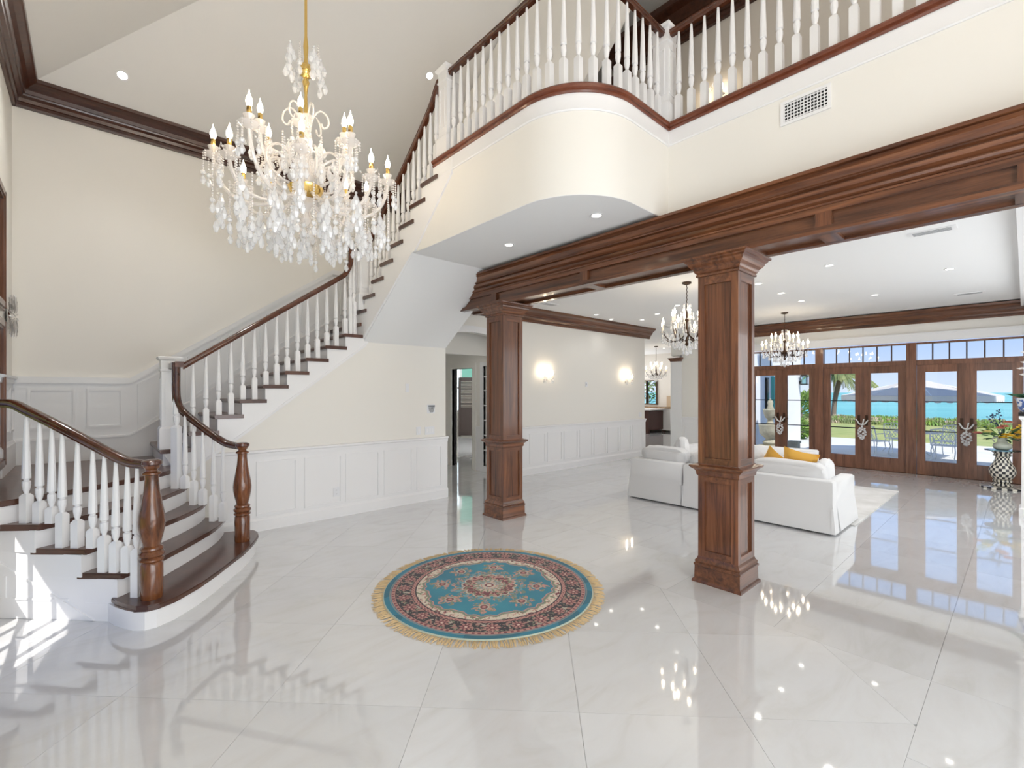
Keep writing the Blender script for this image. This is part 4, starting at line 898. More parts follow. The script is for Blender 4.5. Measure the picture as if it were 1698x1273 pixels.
# ================================================================= ROUND RUG
import numpy as np
RC = (2.425, 2.96); RR = .845
rug = thing('round_rug', 'round turquoise oriental rug with a floral border and tan fringe', 'rug', (RC[0], RC[1], 0))
def rug_mesh():
    nr, na = 170, 720; rng = np.random.RandomState(3)
    rr = np.linspace(0, 1, nr + 1); th = np.linspace(0, 2 * PI, na, endpoint=False)
    vs = [(0, 0, .012)]
    for i in range(1, nr + 1):
        z = .012 if i < nr else .004
        vs += [(RR * rr[i] * math.cos(a), RR * rr[i] * math.sin(a), z) for a in th]
    fs = [(0, 1 + k, 1 + (k + 1) % na) for k in range(na)]
    cen = [(rr[1] * .6, t + PI / na) for t in th]
    for i in range(1, nr):
        b0, b1 = 1 + (i - 1) * na, 1 + i * na
        for k in range(na): fs.append((b0 + k, b1 + k, b1 + (k + 1) % na, b0 + (k + 1) % na))
    ii = np.repeat(np.arange(1, nr), na); kk = np.tile(np.arange(na), nr - 1)
    q = np.concatenate([np.full(na, .003), (rr[ii] + rr[ii + 1]) / 2]); a = np.concatenate([th + PI / na, th[kk] + PI / na])
    x, y = q * np.cos(a), q * np.sin(a)
    teal, teal2, cream, wine, pink, dark, olive, deep = [np.array(c) for c in ((.008, .15, .23), (.02, .24, .33), (.62, .55, .44), (.16, .035, .045), (.50, .25, .21), (.022, .014, .02), (.20, .22, .14), (.008, .10, .16))]
    C = np.zeros((len(q), 3))
    def n2(s, seed):
        g = np.random.RandomState(seed).rand(64, 64); u = (x * s + 1000) % 64; v_ = (y * s + 1000) % 64; i0 = u.astype(int); j0 = v_.astype(int); fu, fv = u - i0, v_ - j0
        return g[i0 % 64, j0 % 64] * (1 - fu) * (1 - fv) + g[(i0 + 1) % 64, j0 % 64] * fu * (1 - fv) + g[i0 % 64, (j0 + 1) % 64] * (1 - fu) * fv + g[(i0 + 1) % 64, (j0 + 1) % 64] * fu * fv
    w_ = n2(5, 1)[:, None]; C = teal * (1 - w_) + teal2 * w_
    fine = n2(52, 2); fine2 = n2(70, 5); fine3 = n2(38, 9)
    def put(mask, colr, k=1.0): C[mask] = C[mask] * (1 - k) + np.array(colr) * k
    lob = .585 + .055 * np.abs(np.cos(4 * a)) ** .7 * 1.0 + .012 * np.cos(32 * a)
    # outside the lobed field: cream with florals
    out = (q > lob) & (q < .70)
    put(out, cream); put(out & (fine > .72), wine); put(out & (fine2 > .70), pink); put(out & (fine3 > .80), olive)
    put(np.abs(q - lob) < .010, olive); put(np.abs(q - lob + .02) < .006, pink)
    # palmettes in the field: 8 motifs
    for m in range(8):
        am = PI / 4 * m; cx, cy = .46 * math.cos(am), .46 * math.sin(am); d = np.hypot(x - cx, y - cy); pa_ = np.arctan2(y - cy, x - cx)
        R1 = .105 * (1 + .22 * np.cos(6 * (pa_ - am))); mk = (d < R1) & (q < lob - .01)
        put(mk & (fine > .45), olive); put(mk & (fine2 > .58), pink); put(mk & (d < .05), cream * .7); put(mk & (d < .035), wine); put(mk & (d < .018), pink)
    # halo round the medallion
    hal = (q < .36 + .03 * np.cos(16 * a)) & (q > .22); put(hal & (fine > .44), olive, .8); put(hal & (fine2 > .66), pink, .9); put(hal & (fine3 > .7), (.12, .30, .36))
    med = .235 + .03 * np.abs(np.cos(8 * a)); mm = q < med; put(mm, wine); put(mm & (fine > .6), pink); put(mm & (fine2 > .66), olive)
    put(np.abs(q - med) < .008, cream * .8)
    m2 = q < .155 + .012 * np.cos(16 * a); put(m2, cream * .85); put(m2 & (np.sin(q * 190) > .3), pink); put(m2 & (fine > .62), (.25, .30, .30)); put(m2 & (np.cos(16 * a) > .5) & (q > .09), olive); put(q < .04, wine); put(q < .022, cream)
    # borders
    b1 = (q >= .70) & (q < .745); put(b1, pink * .9); put(b1 & (np.cos(90 * a) * np.cos((q - .722) * 200) > .3), wine); put(np.abs(q - .70) < .004, dark); put(np.abs(q - .745) < .004, dark)
    b2 = (q >= .745) & (q < .885); put(b2, dark)
    N = 24; aa = (a * N / (2 * PI)) % 1 - .5; dx_ = aa * 2 * PI / N * .815; dy_ = q - .815; d = np.hypot(dx_, dy_); pp = np.arctan2(dy_, dx_)
    idx = (a * N / (2 * PI)).astype(int) % 2
    R1 = (.052 + .006 * idx) * (1 + .18 * np.cos(8 * pp)); mk = b2 & (d < R1); put(mk, pink * .8); put(mk & (d > R1 * .55) & (np.cos(8 * pp) < -.2), wine); put(b2 & (d < .026), wine * .8); put(b2 & (d < .016), pink); put(b2 & (d < .007), cream)
    ot = b2 & (d > R1 + .006); put(ot & (fine > .66), pink * .7); put(ot & (fine2 > .74), olive); put(ot & (fine3 > .78), cream * .6)
    b3 = (q >= .885) & (q < .925); put(b3, pink * .85); put(b3 & (np.cos(110 * a) > .2) & (np.abs(q - .905) < .010), wine); put(np.abs(q - .885) < .004, dark); put(np.abs(q - .925) < .004, cream * .7)
    b4 = q >= .925; put(b4, (.008, .12, .18)); put(b4 & (n2(6, 4) > .5), (.012, .18, .27)); put((q > .93) & (q < .94), cream * .5, .6); put(q > .988, (.40, .47, .40))
    me = bpy.data.meshes.new('rug_pile'); me.from_pydata(vs, [], fs); me.materials.append(None)
    at = me.color_attributes.new('pattern', 'FLOAT_COLOR', 'CORNER')
    ls = np.zeros(len(me.polygons), int); me.polygons.foreach_get('loop_total', ls)
    cc = np.repeat(np.concatenate([C, np.ones((len(C), 1))], 1), ls, axis=0); at.data.foreach_set('color', cc.astype(np.float32).ravel())
    m = mat('oriental_rug_pile', (.5, .5, .5), .9, sheen=.25, bump=(400, .2, .002), spec=.2); n = m.node_tree.nodes; an = n.new('ShaderNodeVertexColor'); an.layer_name = 'pattern'
    m.node_tree.links.new(an.outputs[0], n['Principled BSDF'].inputs['Base Color']); me.materials[0] = m
    return me
ru = bpy.data.objects.new('rug_pile', rug_mesh()); col.objects.link(ru); ru.parent = rug
fr = MB()
for k in range(620):
    a = 2 * PI * k / 620 + random.uniform(-.003, .003); L = .082 + random.uniform(-.012, .012); b = a + random.uniform(-.06, .06) * .6
    c0, s0_ = math.cos(a), math.sin(a); r0, r1 = RR - .004, RR + L; tx, ty = -s0_ * .0028, c0 * .0028
    x0, y0, x1, y1 = RC[0] + r0 * c0, RC[1] + r0 * s0_, RC[0] + r1 * math.cos(b), RC[1] + r1 * math.sin(b); xm, ym = (x0 + x1) / 2, (y0 + y1) / 2; zt = .010
    fr.add([(x0 - tx, y0 - ty, .006), (x0 + tx, y0 + ty, .006), (xm + tx * 1.6, ym + ty * 1.6, .005), (xm - tx * 1.6, ym - ty * 1.6, .005), (x1 + tx * 1.3, y1 + ty * 1.3, .002), (x1 - tx * 1.3, y1 - ty * 1.3, .002), (xm, ym, zt), (x1, y1, .004)],
           [(0, 1, 2, 6), (0, 6, 3), (6, 2, 4, 7), (6, 7, 5, 3)])
o = fr.build('fringe', 'rug_edge', rug); o['kind'] = 'stuff'

# ================================================================= LIVING ROOM FURNITURE
br = MB().box(6.75, 9.62, 1.36, 3.95, .001, .012).build('area_rug', 'bigrug'); tag(br, 'pale silvery rectangular area rug under the white sofas', 'rug')
def soft_box(x0, x1, y0, y1, z0, z1, r_=.06, puff=.0, seed=0, segs=5):
    """rounded pillow-like box"""
    rnd = random.Random(seed); cx, cy, cz = (x0 + x1) / 2, (y0 + y1) / 2, (z0 + z1) / 2; hx, hy, hz = (x1 - x0) / 2, (y1 - y0) / 2, (z1 - z0) / 2
    mb = MB(); N = segs; idx = {}; vs = []
    def vert(i, j, k):
        key = (i, j, k)
        if key not in idx:
            u, v, w_ = 2 * i / N - 1, 2 * j / N - 1, 2 * k / N - 1
            # spread samples to the edges
            f = lambda t: math.copysign(abs(t) ** .6, t)
            px_, py_, pz_ = f(u) * hx, f(v) * hy, f(w_) * hz
            ix, iy, iz = max(hx - r_, .001), max(hy - r_, .001), max(hz - r_, .001)
            qx, qy, qz = max(-ix, min(ix, px_)), max(-iy, min(iy, py_)), max(-iz, min(iz, pz_)); d = Vector((px_ - qx, py_ - qy, pz_ - qz))
            if d.length > 1e-6: d = d.normalized() * min(r_, d.length * 1.0)
            p = Vector((qx, qy, qz)) + d
            if puff: p += Vector((math.copysign(puff, u) * (1 - v * v) * (1 - w_ * w_) * (abs(u) == 1), math.copysign(puff, v) * (1 - u * u) * (1 - w_ * w_) * (abs(v) == 1), math.copysign(puff, w_) * (1 - u * u) * (1 - v * v) * (abs(w_) == 1)))
            p += Vector((rnd.uniform(-1, 1), rnd.uniform(-1, 1), rnd.uniform(-1, 1))) * puff * .25
            idx[key] = len(vs); vs.append((cx + p.x, cy + p.y, cz + p.z))
        return idx[key]
    fs = []
    for a in range(N):
        for b in range(N):
            for s_ in (0, N):
                fs.append((vert(s_, a, b), vert(s_, a + 1, b), vert(s_, a + 1, b + 1), vert(s_, a, b + 1)))
                fs.append((vert(a, s_, b), vert(a + 1, s_, b), vert(a + 1, s_, b + 1), vert(a, s_, b + 1)))
                fs.append((vert(a, b, s_), vert(a + 1, b, s_), vert(a + 1, b + 1, s_), vert(a, b + 1, s_)))
    return mb.add(vs, fs)
def sofa(y0, y1, x0, dpth, label, group=None, back=1, arms=(1, 1), h=.60, name='sofa'):
    s = thing(name, label, 'sofa', (x0 + dpth / 2, (y0 + y1) / 2, 0)); x1 = x0 + dpth * back; lo_, hi_ = min(x0, x1), max(x0, x1); sg = back
    def skirt(xa, xb, ya, yb, top, fl_=.035):
        n = len([0]); P = lambda d, z: [(xa - d, ya - d, z), (xb + d, ya - d, z), (xb + d, yb + d, z), (xa - d, yb + d, z)]
        vs = P(fl_, .02) + P(fl_ * .6, .16) + P(0, .34) + P(0, top - .02) + P(-.02, top)
        fs = [(0, 1, 2, 3), (16, 17, 18, 19)] + [(q * 4 + k, q * 4 + (k + 1) % 4, q * 4 + 4 + (k + 1) % 4, q * 4 + 4 + k) for q in range(4) for k in range(4)]
        return MB().add(vs, fs)
    bx0, bx1 = (x0, x0 + .16) if sg > 0 else (x0 - .16, x0)
    skirt(bx0, bx1, y0, y1, h).build('back', 'fabric', s, smooth=60)
    sx0, sx1 = (x0 + .16, x0 + dpth) if sg > 0 else (x0 - dpth, x0 - .16)
    skirt(sx0, sx1, y0 + .02, y1 - .02, .30, .0).build('seat_base', 'fabric', s)
    for q, on in ((0, arms[0]), (1, arms[1])):
        if on: ya, yb = (y0, y0 + .15) if q == 0 else (y1 - .15, y1); skirt(sx0, sx1, ya, yb, h - .03, .035).build('arm', 'fabric', s, smooth=60)
    a_, b_ = y0 + (.15 if arms[0] else 0), y1 - (.15 if arms[1] else 0); n = max(1, round((b_ - a_) / .8))
    for k in range(n):
        ya, yb = a_ + (b_ - a_) * k / n, a_ + (b_ - a_) * (k + 1) / n
        soft_box(sx0 + .02, sx1 - .02, ya + .005, yb - .005, .29, .46, .05, .012, k).build('seat_cushion', 'fabric', s, smooth=True)
    # pleats at the rear corners
    for yy in (y0 + .0, y1 - .0):
        MB().box(x0 - sg * .030 - .004, x0 - sg * .030 + .004, yy - .006, yy + .006, .03, .30).build('pleat', 'fabric', s)
    MB().box(lo_ + .05, hi_ - .05, y0 + .05, y1 - .05, .001, .04).build('under_shade_sheet', 'shadow', s)  # dark sheet at floor level, painted-in shade beneath the sofa
    return s
sofa(1.44, 3.20, 6.12, .98, 'white slipcovered sofa seen from behind, right of the nearer column', arms=(1, 0))
sofa(3.235, 4.06, 6.12, .98, 'short white slipcovered sofa section seen from behind, left of the nearer column', arms=(0, 1))
sofa(2.4, 4.5, 9.35, .95, 'white slipcovered sofa facing the camera across the area rug', back=-1)
def cushion(name, x0, x1, y0, y1, z0, z1, m, label, cat='cushion', rz=0, ry=0, puff=.03, seed=1, r_=.05):
    cx, cy, cz = (x0 + x1) / 2, (y0 + y1) / 2, (z0 + z1) / 2
    o = soft_box(x0 - cx, x1 - cx, y0 - cy, y1 - cy, z0 - cz, z1 - cz, r_, puff, seed, 8).build(name, m, None, smooth=True); o.location = (cx, cy, cz); o.rotation_euler = (0, ry, rz); tag(o, label, cat); return o
cushion('back_cushion', 6.27, 6.46, 1.58, 2.36, .44, .74, 'fabric', 'large white back cushion at the near right end of the sofa', seed=2, ry=-.12)
cushion('back_cushion', 6.27, 6.46, 2.38, 3.17, .44, .74, 'fabric', 'white back cushion hidden partly by the nearer column', seed=3, ry=-.12)
cushion('back_cushion', 6.27, 6.47, 3.27, 3.95, .44, .76, 'fabric', 'wide white back cushion on the left sofa section', seed=4, ry=-.15)
cushion('side_cushion', 6.42, 7.0, 1.60, 1.74, .44, .74, 'fabric', 'round-edged white side cushion leaning on the right sofa arm', seed=5, rz=.12)
cushion('throw_pillow', 6.55, 7.0, 3.5, 3.65, .46, .86, 'fabric', 'white throw pillow lying in the left sofa section', seed=6, rz=.6, ry=.3)
def star_pillow(cx, cy, cz, s, rz, tilt, label, m='yellow'):
    mb = MB(); N = 8; vs = []; 
    for side in (1, -1):
        for i in range(N + 1):
            for j in range(N + 1):
                u, v_ = 2 * i / N - 1, 2 * j / N - 1; t = (1 - u ** 4) * (1 - v_ ** 4); pinch = 1 - .10 * (1 - abs(u)) * 0 - .12 * ((1 - u * u) * v_ * v_ + (1 - v_ * v_) * u * u)
                vs.append((side * .085 * s / .45 * t, u * s / 2 * pinch, v_ * s / 2 * pinch))
    K = (N + 1) ** 2; fs = []
    for sd in (0, 1):
        for i in range(N):
            for j in range(N):
                a = sd * K + i * (N + 1) + j; fs.append((a, a + 1, a + N + 2, a + N + 1))
    o = mb.add(vs, fs).build('throw_pillow', m, None, smooth=True); o.location = (cx, cy, cz); o.rotation_euler = (tilt, -.25, rz); return tag(o, label, 'cushion')
star_pillow(6.66, 1.93, .68, .40, .1, R(12), 'mustard yellow throw pillow at the right end of the sofa')
star_pillow(6.70, 2.22, .64, .38, -.2, R(38), 'mustard yellow throw pillow behind the first, tilted onto its corner')
star_pillow(6.75, 2.72, .63, .40, .1, R(45), 'mustard yellow throw pillow showing one corner near the column')
star_pillow(6.72, 2.48, .62, .42, .3, R(40), 'white throw pillow between the yellow ones', 'fabric')
cushion('ottoman', 7.9, 8.35, 2.95, 3.6, .05, .50, 'fabric2', 'low cream upholstered ottoman in front of the far sofa', 'ottoman', puff=.01, r_=.04)
# door ornaments
def ornament(y, label):
    x = XW - .06; o = thing('door_ornament', label, 'ornament', (x, y, .75))
    MB().tube([(x, y - .10, 1.02), (x, y - .05, .94), (x, y, .92), (x, y + .05, .94), (x, y + .10, 1.03)], [.012, .016, .02, .016, .012]).tube([(x, y, .90), (x, y - .02, .98), (x, y - .03, 1.04)], .012).build('antler_bow', 'castw', o, smooth=60)
    MB().tube([(x, y, .93), (x, y, .86)], .012).build('hanging_cord', 'castw', o)
    mb = MB()
    for k in range(26):
        t = k / 26; a = k * 2.4; q = .055 * math.sin(PI * min(1, .15 + t * .85)) + .012; mb.ball((x + q * .5 * math.cos(a) - .02, y + q * math.sin(a), .86 - .24 * t), .022)
    mb.build('crystal_bunch', 'cryst_w', o); return o
ornament(3.057 + .777, 'white crystal ornament hanging on the left pair of French doors'); ornament(2.28, 'white crystal ornament hanging on the middle pair of French doors'); ornament(.724, 'white crystal ornament hanging on the right pair of French doors')
# checkered pedestal table with vase
PX, PY = 11.25, .255
tb = thing('pedestal_table', 'black and white checkered urn pedestal table with a glass top', 'table', (PX, PY, 0))
alt = lambda i, k: (i + k // 1) % 2
MB().lathe((PX, PY, 0), [(.27, 0), (.275, .012), (.275, .028), (.18, .035), (.09, .04)], 28, alt=lambda i, k: 0 if i == 4 else (k + (i > 2)) % 2).build('round_base', ['chk_w', 'chk_b'], tb)
MB().lathe((PX, PY, 0), [(.12, .04), (.135, .06), (.12, .075), (.085, .085), (.10, .10), (.12, .12), (.115, .14)], 28, alt=lambda i, k: k % 2).build('fluted_foot', ['chk_w', 'chk_b'], tb)
bp_ = [(.09, .14), (.115, .16), (.14, .20), (.158, .25), (.163, .295), (.154, .34), (.134, .385), (.110, .43), (.092, .475), (.085, .51), (.085, .53)]
MB().lathe((PX, PY, 0), bp_, 24, alt=lambda i, k: (i + k) % 2).build('checkered_body', ['chk_w', 'chk_b'], tb)
MB().lathe((PX, PY, 0), [(.092, .53), (.12, .545), (.105, .56), (.10, .58), (.13, .60), (.13, .62), (.08, .625)], 24, alt=lambda i, k: k % 2).build('checkered_neck', ['chk_w', 'chk_b'], tb)
MB().lathe((PX, PY, 0), [(.215, .626), (.22, .632), (.22, .636), (.215, .640)], 36).build('glass_top', 'glass_top', tb)
vz = .641
vs_ = thing('flower_vase', 'squat pale green pitcher vase on the glass tabletop', 'vase', (PX, PY, vz))
MB().lathe((PX, PY, vz), [(.07, 0), (.105, .02), (.118, .06), (.105, .10), (.068, .12), (.060, .15), (.062, .19), (.075, .215), (.07, .216), (.05, .19)], 24).build('body', 'vase', vs_, smooth=60)
MB().tube([(PX + .0, PY + .065, vz + .20), (PX + .0, PY + .10, vz + .20), (PX, PY + .115, vz + .17), (PX, PY + .09, vz + .12)], .010, 8).build('handle', 'vase', vs_, smooth=60)
bq = thing('flower_bouquet', 'mixed yellow and coral flower bouquet in the pale green vase', 'flowers', (PX, PY, vz + .2))
def leaf(mb, p, d, L, W, mi=0):
    d = Vector(d).normalized(); s_ = d.cross(Vector((0, 0, 1)));
    if s_.length < .1: s_ = Vector((1, 0, 0))
    s_.normalize(); n_ = s_.cross(d); p = Vector(p)
    mb.add([p, p + d * L * .35 + s_ * W + n_ * L * .05, p + d * L * .7 + s_ * W * .8 + n_ * L * .03, p + d * L - n_ * L * .08, p + d * L * .7 - s_ * W * .8 + n_ * L * .03, p + d * L * .35 - s_ * W + n_ * L * .05, p + d * L * .5 - n_ * W * .4], [(0, 1, 6), (1, 2, 6), (2, 3, 6), (3, 4, 6), (4, 5, 6), (5, 0, 6)], mi)
def flower(mb, c, r_, n=3):
    c = Vector(c)
    for ring in range(n):
        q = r_ * (1 - ring / n * .75); k = 6
        for i in range(k):
            a = 2 * PI * (i + ring * .5) / k; d = Vector((math.cos(a), math.sin(a), .25 + ring * .5)).normalized(); leaf(mb, c, d, q, q * .42)
base = Vector((PX, PY, vz + .19)); rq = random.Random(5)
lv = MB()
for k in range(46):
    a = rq.random() * 2 * PI; e_ = rq.uniform(-.1, .9); d = Vector((math.cos(a), math.sin(a), e_)).normalized(); leaf(lv, base + d * rq.uniform(.04, .20), d + Vector((0, 0, rq.uniform(-.3, .3))), rq.uniform(.10, .18), .018)
lv.build('foliage', 'leaf2', bq)
for nm, m_, pts in (('yellow_blossom', 'petal_y', ((-.12, .10, .05), (-.06, .05, .06), (-.20, .06, .02), (-.28, .07, .05), (-.23, .04, .10), (-.02, .08, .02))), ('pale_rose', 'petal_c', ((.20, .10, .10),)), ('coral_blossom', 'petal_r', ((.02, .09, .17), (-.08, .04, .27), (.34, .02, .07), (-.03, .08, .20))), ('peach_rose', 'petal_p', ((-.33, .03, .11),))):
    for (dy, dxn, dz) in pts:
        mb = MB(); flower(mb, base + Vector((-dxn - .05, dy * .85, dz)), .085 if 'rose' in nm else .078); mb.build(nm, m_, bq)
for (dy, dz) in ((.30, .20), (.30, .26), (-.33, .28), (-.26, .22), (.12, .40), (.05, .46), (.16, .34), (-.38, .22), (.33, .08)):
    mb = MB(); P0 = base; P1 = base + Vector((-.02, dy, dz)); mb.tube([P0, (P0 + P1) / 2 + Vector((0, 0, .04)), P1], .004, 4)
    for k in range(9):
        t = .45 + .55 * k / 8; p = P0.lerp(P1, t) + Vector((rq.uniform(-.02, .02), rq.uniform(-.03, .03), rq.uniform(-.01, .04) + .03 * math.sin(t * 3))); mb.ball(p, .014)
    mb.build('sprig', 'navy' if abs(dy) < .2 else ('petal_y' if dy < 0 and dz > .2 else 'leaf'), bq)
# planter with orchid on white pedestal at the right edge
ped = MB().sqr((9.0, -.115, 0), [(.17, 0), (.17, .10), (.15, .12), (.145, 1.23), (.17, 1.26), (.17, 1.29)]).build('pedestal', 'white', None); tag(ped, 'slim white pedestal at the right edge holding the blue and white planter', 'pedestal')
pl = thing('planter', 'blue and white china planter cut off by the right picture edge', 'planter', (9.0, -.06, 1.29))
MB().box(8.88, 9.12, -.18, .06, 1.29, 1.34).build('dark_stand', 'black', pl)
MB().lathe((9.0, -.06, 1.34), [(.10, 0), (.125, .05), (.14, .15), (.155, .18), (.15, .185), (.12, .17)], 24).build('pot', 'china', pl, smooth=40)
oc = thing('orchid', 'white orchid with broad green leaves in the blue and white planter', 'plant', (9.0, -.06, 1.49))
mb = MB()
for k in range(9):
    a = 2 * PI * k / 9; leaf(mb, (9.0, -.06, 1.51), (math.cos(a), math.sin(a), .35), .26, .05)
mb.build('leaves', 'leaf2', oc)
MB().tube([(9, -.06, 1.51), (9, -.10, 1.74), (9, -.06, 1.95), (9, .0, 2.02)], .006).build('stem', 'leaf', oc)
for k, (dy, z) in enumerate(((.0, 1.98), (.035, 1.90), (-.03, 2.04), (.01, 1.82), (-.06, 1.92), (.0, 2.11))):
    mb = MB(); flower(mb, (8.95, dy - .02, z), .075, 2); mb.build('blossom', 'petal_w', oc)

# ================================================================= HALL / BACK ROOM / KITCHEN
dd_ = thing('louvred_door', 'dark louvred door standing in the room beyond the hall', 'door', (10.3, 12.9, 0))
cx, cy = 9.98, 13.42; ux, uy = .70, -.62; uL = math.hypot(ux, uy); ux /= uL; uy /= uL; rz = math.atan2(uy, ux); W_ = .62
q = lambda t, z: (cx + ux * t, cy + uy * t, z)
for t in (-W_ / 2 + .04, W_ / 2 - .04): MB().cbox(q(t, 1.07), (.09, .04, 2.1), rz).build('stile', 'louvre', dd_)
for z in (.12, 1.0, 2.06): MB().cbox(q(0, z), (W_ - .1, .04, .14), rz).build('rail', 'louvre', dd_)
for k in range(18): MB().cbox(q(0, 1.10 + .05 * k), (W_ - .14, .03, .03), rz).build('slat', 'louvre', dd_)
MB().cbox(q(0, .56), (W_ - .12, .02, .76), rz).build('panel', 'louvre', dd_)
bw = thing('sash_window', 'bright white sash window in the room beyond the hall', 'window', (9.5, 13.85, .9))
MB().box(9.08, 9.93, 13.84, 13.89, .95, 2.55).build('glowing_pane', mat('glowing_window_pane', (.8, .9, .95), .3, emit=(.72, .86, .95), es=1.1), bw)  # pane emits light itself, standing in for daylight behind it
for (a, b, c, d) in ((9.0, 9.10, .95, 2.52), (9.91, 10.01, .95, 2.52), (9.0, 10.01, .85, .95), (9.0, 10.01, 2.52, 2.62), (9.10, 9.91, 1.72, 1.78), (9.49, 9.52, .95, 1.72)): MB().box(a, b, 13.78, 13.86, c, d).build('sash', 'white', bw)
struct('trim_19', MB().box(10.02, 10.6, 13.86, 13.9, 2.1, 3.2).box(10.56, 10.6, 8.3, 13.9, 2.1, 3.2), 'tealwall')
# pier with wooden capital
pr = thing('white_pier', 'tall white square pier with a wood capital at the kitchen opening', 'pillar', (12.0, 6.44, 0))
MB().box(11.90, 12.15, 6.28, 6.60, 0, 2.44).build('shaft', 'white', pr); MB().sqr((12.02, 6.44, 2.44), [(.15, 0), (.16, .02), (.17, .04), (.20, .08), (.205, .10)]).build('capital', 'wood_x', pr)
plate('light_switch', 12.02, 1.25, .07, .11, 'white light switch on the white pier beside the kitchen', 'light switch', [(-.012, .012, -.03, .03, 'grey', 'rocker')], y=6.275)
isl = thing('kitchen_island', 'dark wood kitchen island with a brown granite top', 'kitchen island', (16.2, 10.4, 0))
MB().box(15.9, 17.1, 9.75, 11.4, .12, .86).build('body', 'cabinet', isl)
for x, y in ((15.86, 9.72), (17.05, 9.72), (15.86, 11.35), (17.05, 11.35)): MB().box(x, x + .12, y, y + .12, 0, .9).build('leg', 'cabinet', isl)
MB().box(15.8, 17.2, 9.6, 11.5, .90, .95).build('worktop', 'white', isl)
kc = thing('kitchen_counter', 'white kitchen cabinets with a brown granite counter under the window', 'kitchen counter', (17.3, 9.3, 0))
MB().box(17.0, 17.55, 7.6, 12.2, .08, .95).build('cabinet', 'white', kc); MB().box(16.95, 17.58, 7.55, 12.3, .95, 1.0).build('worktop', 'granite', kc); MB().box(17.54, 17.59, 7.6, 9.9, 1.0, 1.45).build('splashback', 'backsplash', kc)
wc = thing('wall_cupboard', 'tall white kitchen wall cupboard right of the kitchen window', 'cupboard', (17.4, 9.0, 1.45))
MB().box(17.25, 17.58, 8.3, 9.5, 1.45, 2.9).build('body', 'white', wc)
for y in (8.32, 8.92): MB().box(17.22, 17.25, y, y + .56, 1.47, 2.88).build('door', 'white', wc)
rt = sroot('window_5')
for (a, b, c, d) in ((10.35, 10.40, 1.08, 2.1), (11.30, 11.35, 1.08, 2.1), (10.40, 11.30, 1.08, 1.12), (10.40, 11.30, 2.06, 2.1), (10.84, 10.87, 1.12, 2.06)): MB().box(17.55, 17.68, a, b, c, d).build('frame', 'bronze', rt)
MB().box(17.66, 17.665, 10.4, 11.3, 1.12, 2.06).build('glass', 'glass', rt)

# ================================================================= OUTSIDE
ZP = -.25
tag(struct('ground_patio', MB().box(12.13, 22.6, -30, 40, -.5, ZP), 'patio'), kind='structure')
struct('ground_lawn', MB().box(22.6, 35, -60, 70, -.6, -.3).box(-40, -3, -40, 60, -.6, -.3).box(12.1, 22.6, 20, 60, -.6, -.24), 'lawn')
struct('ground_dune', MB().prism([(35, -.32), (38, -.15), (42, -.3), (60, -2.5), (60, -5), (35, -5)], -80, 90, 'y'), 'dune') if False else None
n_ = [(35, -.32), (38, -.25), (42, -.4), (70, -3.0), (70, -6), (35, -6)]
vs = [(x, -90, z) for x, z in n_] + [(x, 110, z) for x, z in n_]
struct('ground_dune', MB().add(vs, [tuple(range(6)), tuple(range(6, 12))] + [(i, (i + 1) % 6, (i + 1) % 6 + 6, i + 6) for i in range(6)]), 'dune')
se = MB().box(55, 6000, -5000, 6000, -6, -2.6).build('sea', 'sea'); se['kind'] = 'structure'
# added unseen wall and eave, shaped to shade the patio next to the doors
struct('wall_patio_shade', MB().box(12.13, 12.3, -16, 1.0, 3.3, 9).box(12.13, 12.3, -16, -1.1, ZP, 3.3).box(11.9, 13.0, -16, 1.0, 9, 9.2), 'stucco')
# dune plants: clumps, counted one by one near the lawn edge
rq = random.Random(11); clump = []
for v_ in range(3):
    mb = MB()
    for k in range(60):
        a = rq.random() * 2 * PI; q_ = rq.random() * .8; leaf(mb, (q_ * math.cos(a), q_ * math.sin(a), 0), (rq.uniform(-.6, .6), rq.uniform(-.6, .6), 1), rq.uniform(.25, .6), .06)
    clump.append(meshdata(mb, 'dune_plant', [['leaf', 'frond', 'dune'][v_]]))
dp = MB()
def merge(mb, me, loc, s=1):
    vs = [(v.co.x * s + loc[0], v.co.y * s + loc[1], v.co.z * s + loc[2]) for v in me.vertices]; mb.add(vs, [tuple(p.vertices) for p in me.polygons])
mbs = [MB(), MB(), MB()]
for k in range(330):
    x, y = rq.uniform(33.8, 43), rq.uniform(-4, 22); t = rq.choice((0, 0, 1, 1, 2)); merge(mbs[t], clump[t], (x, y, -.35), rq.uniform(.45, .75))
for t, nm in enumerate(('dune_plants', 'dune_grass', 'dry_dune_grass')):
    o = mbs[t].build(nm, [['leaf', 'frond', 'dune'][t]][0]); tag(o, ['bright green low dune plants between lawn and sea', 'olive beach grass between lawn and sea', 'dry sandy beach grass between lawn and sea'][t], 'plants', kind='stuff')
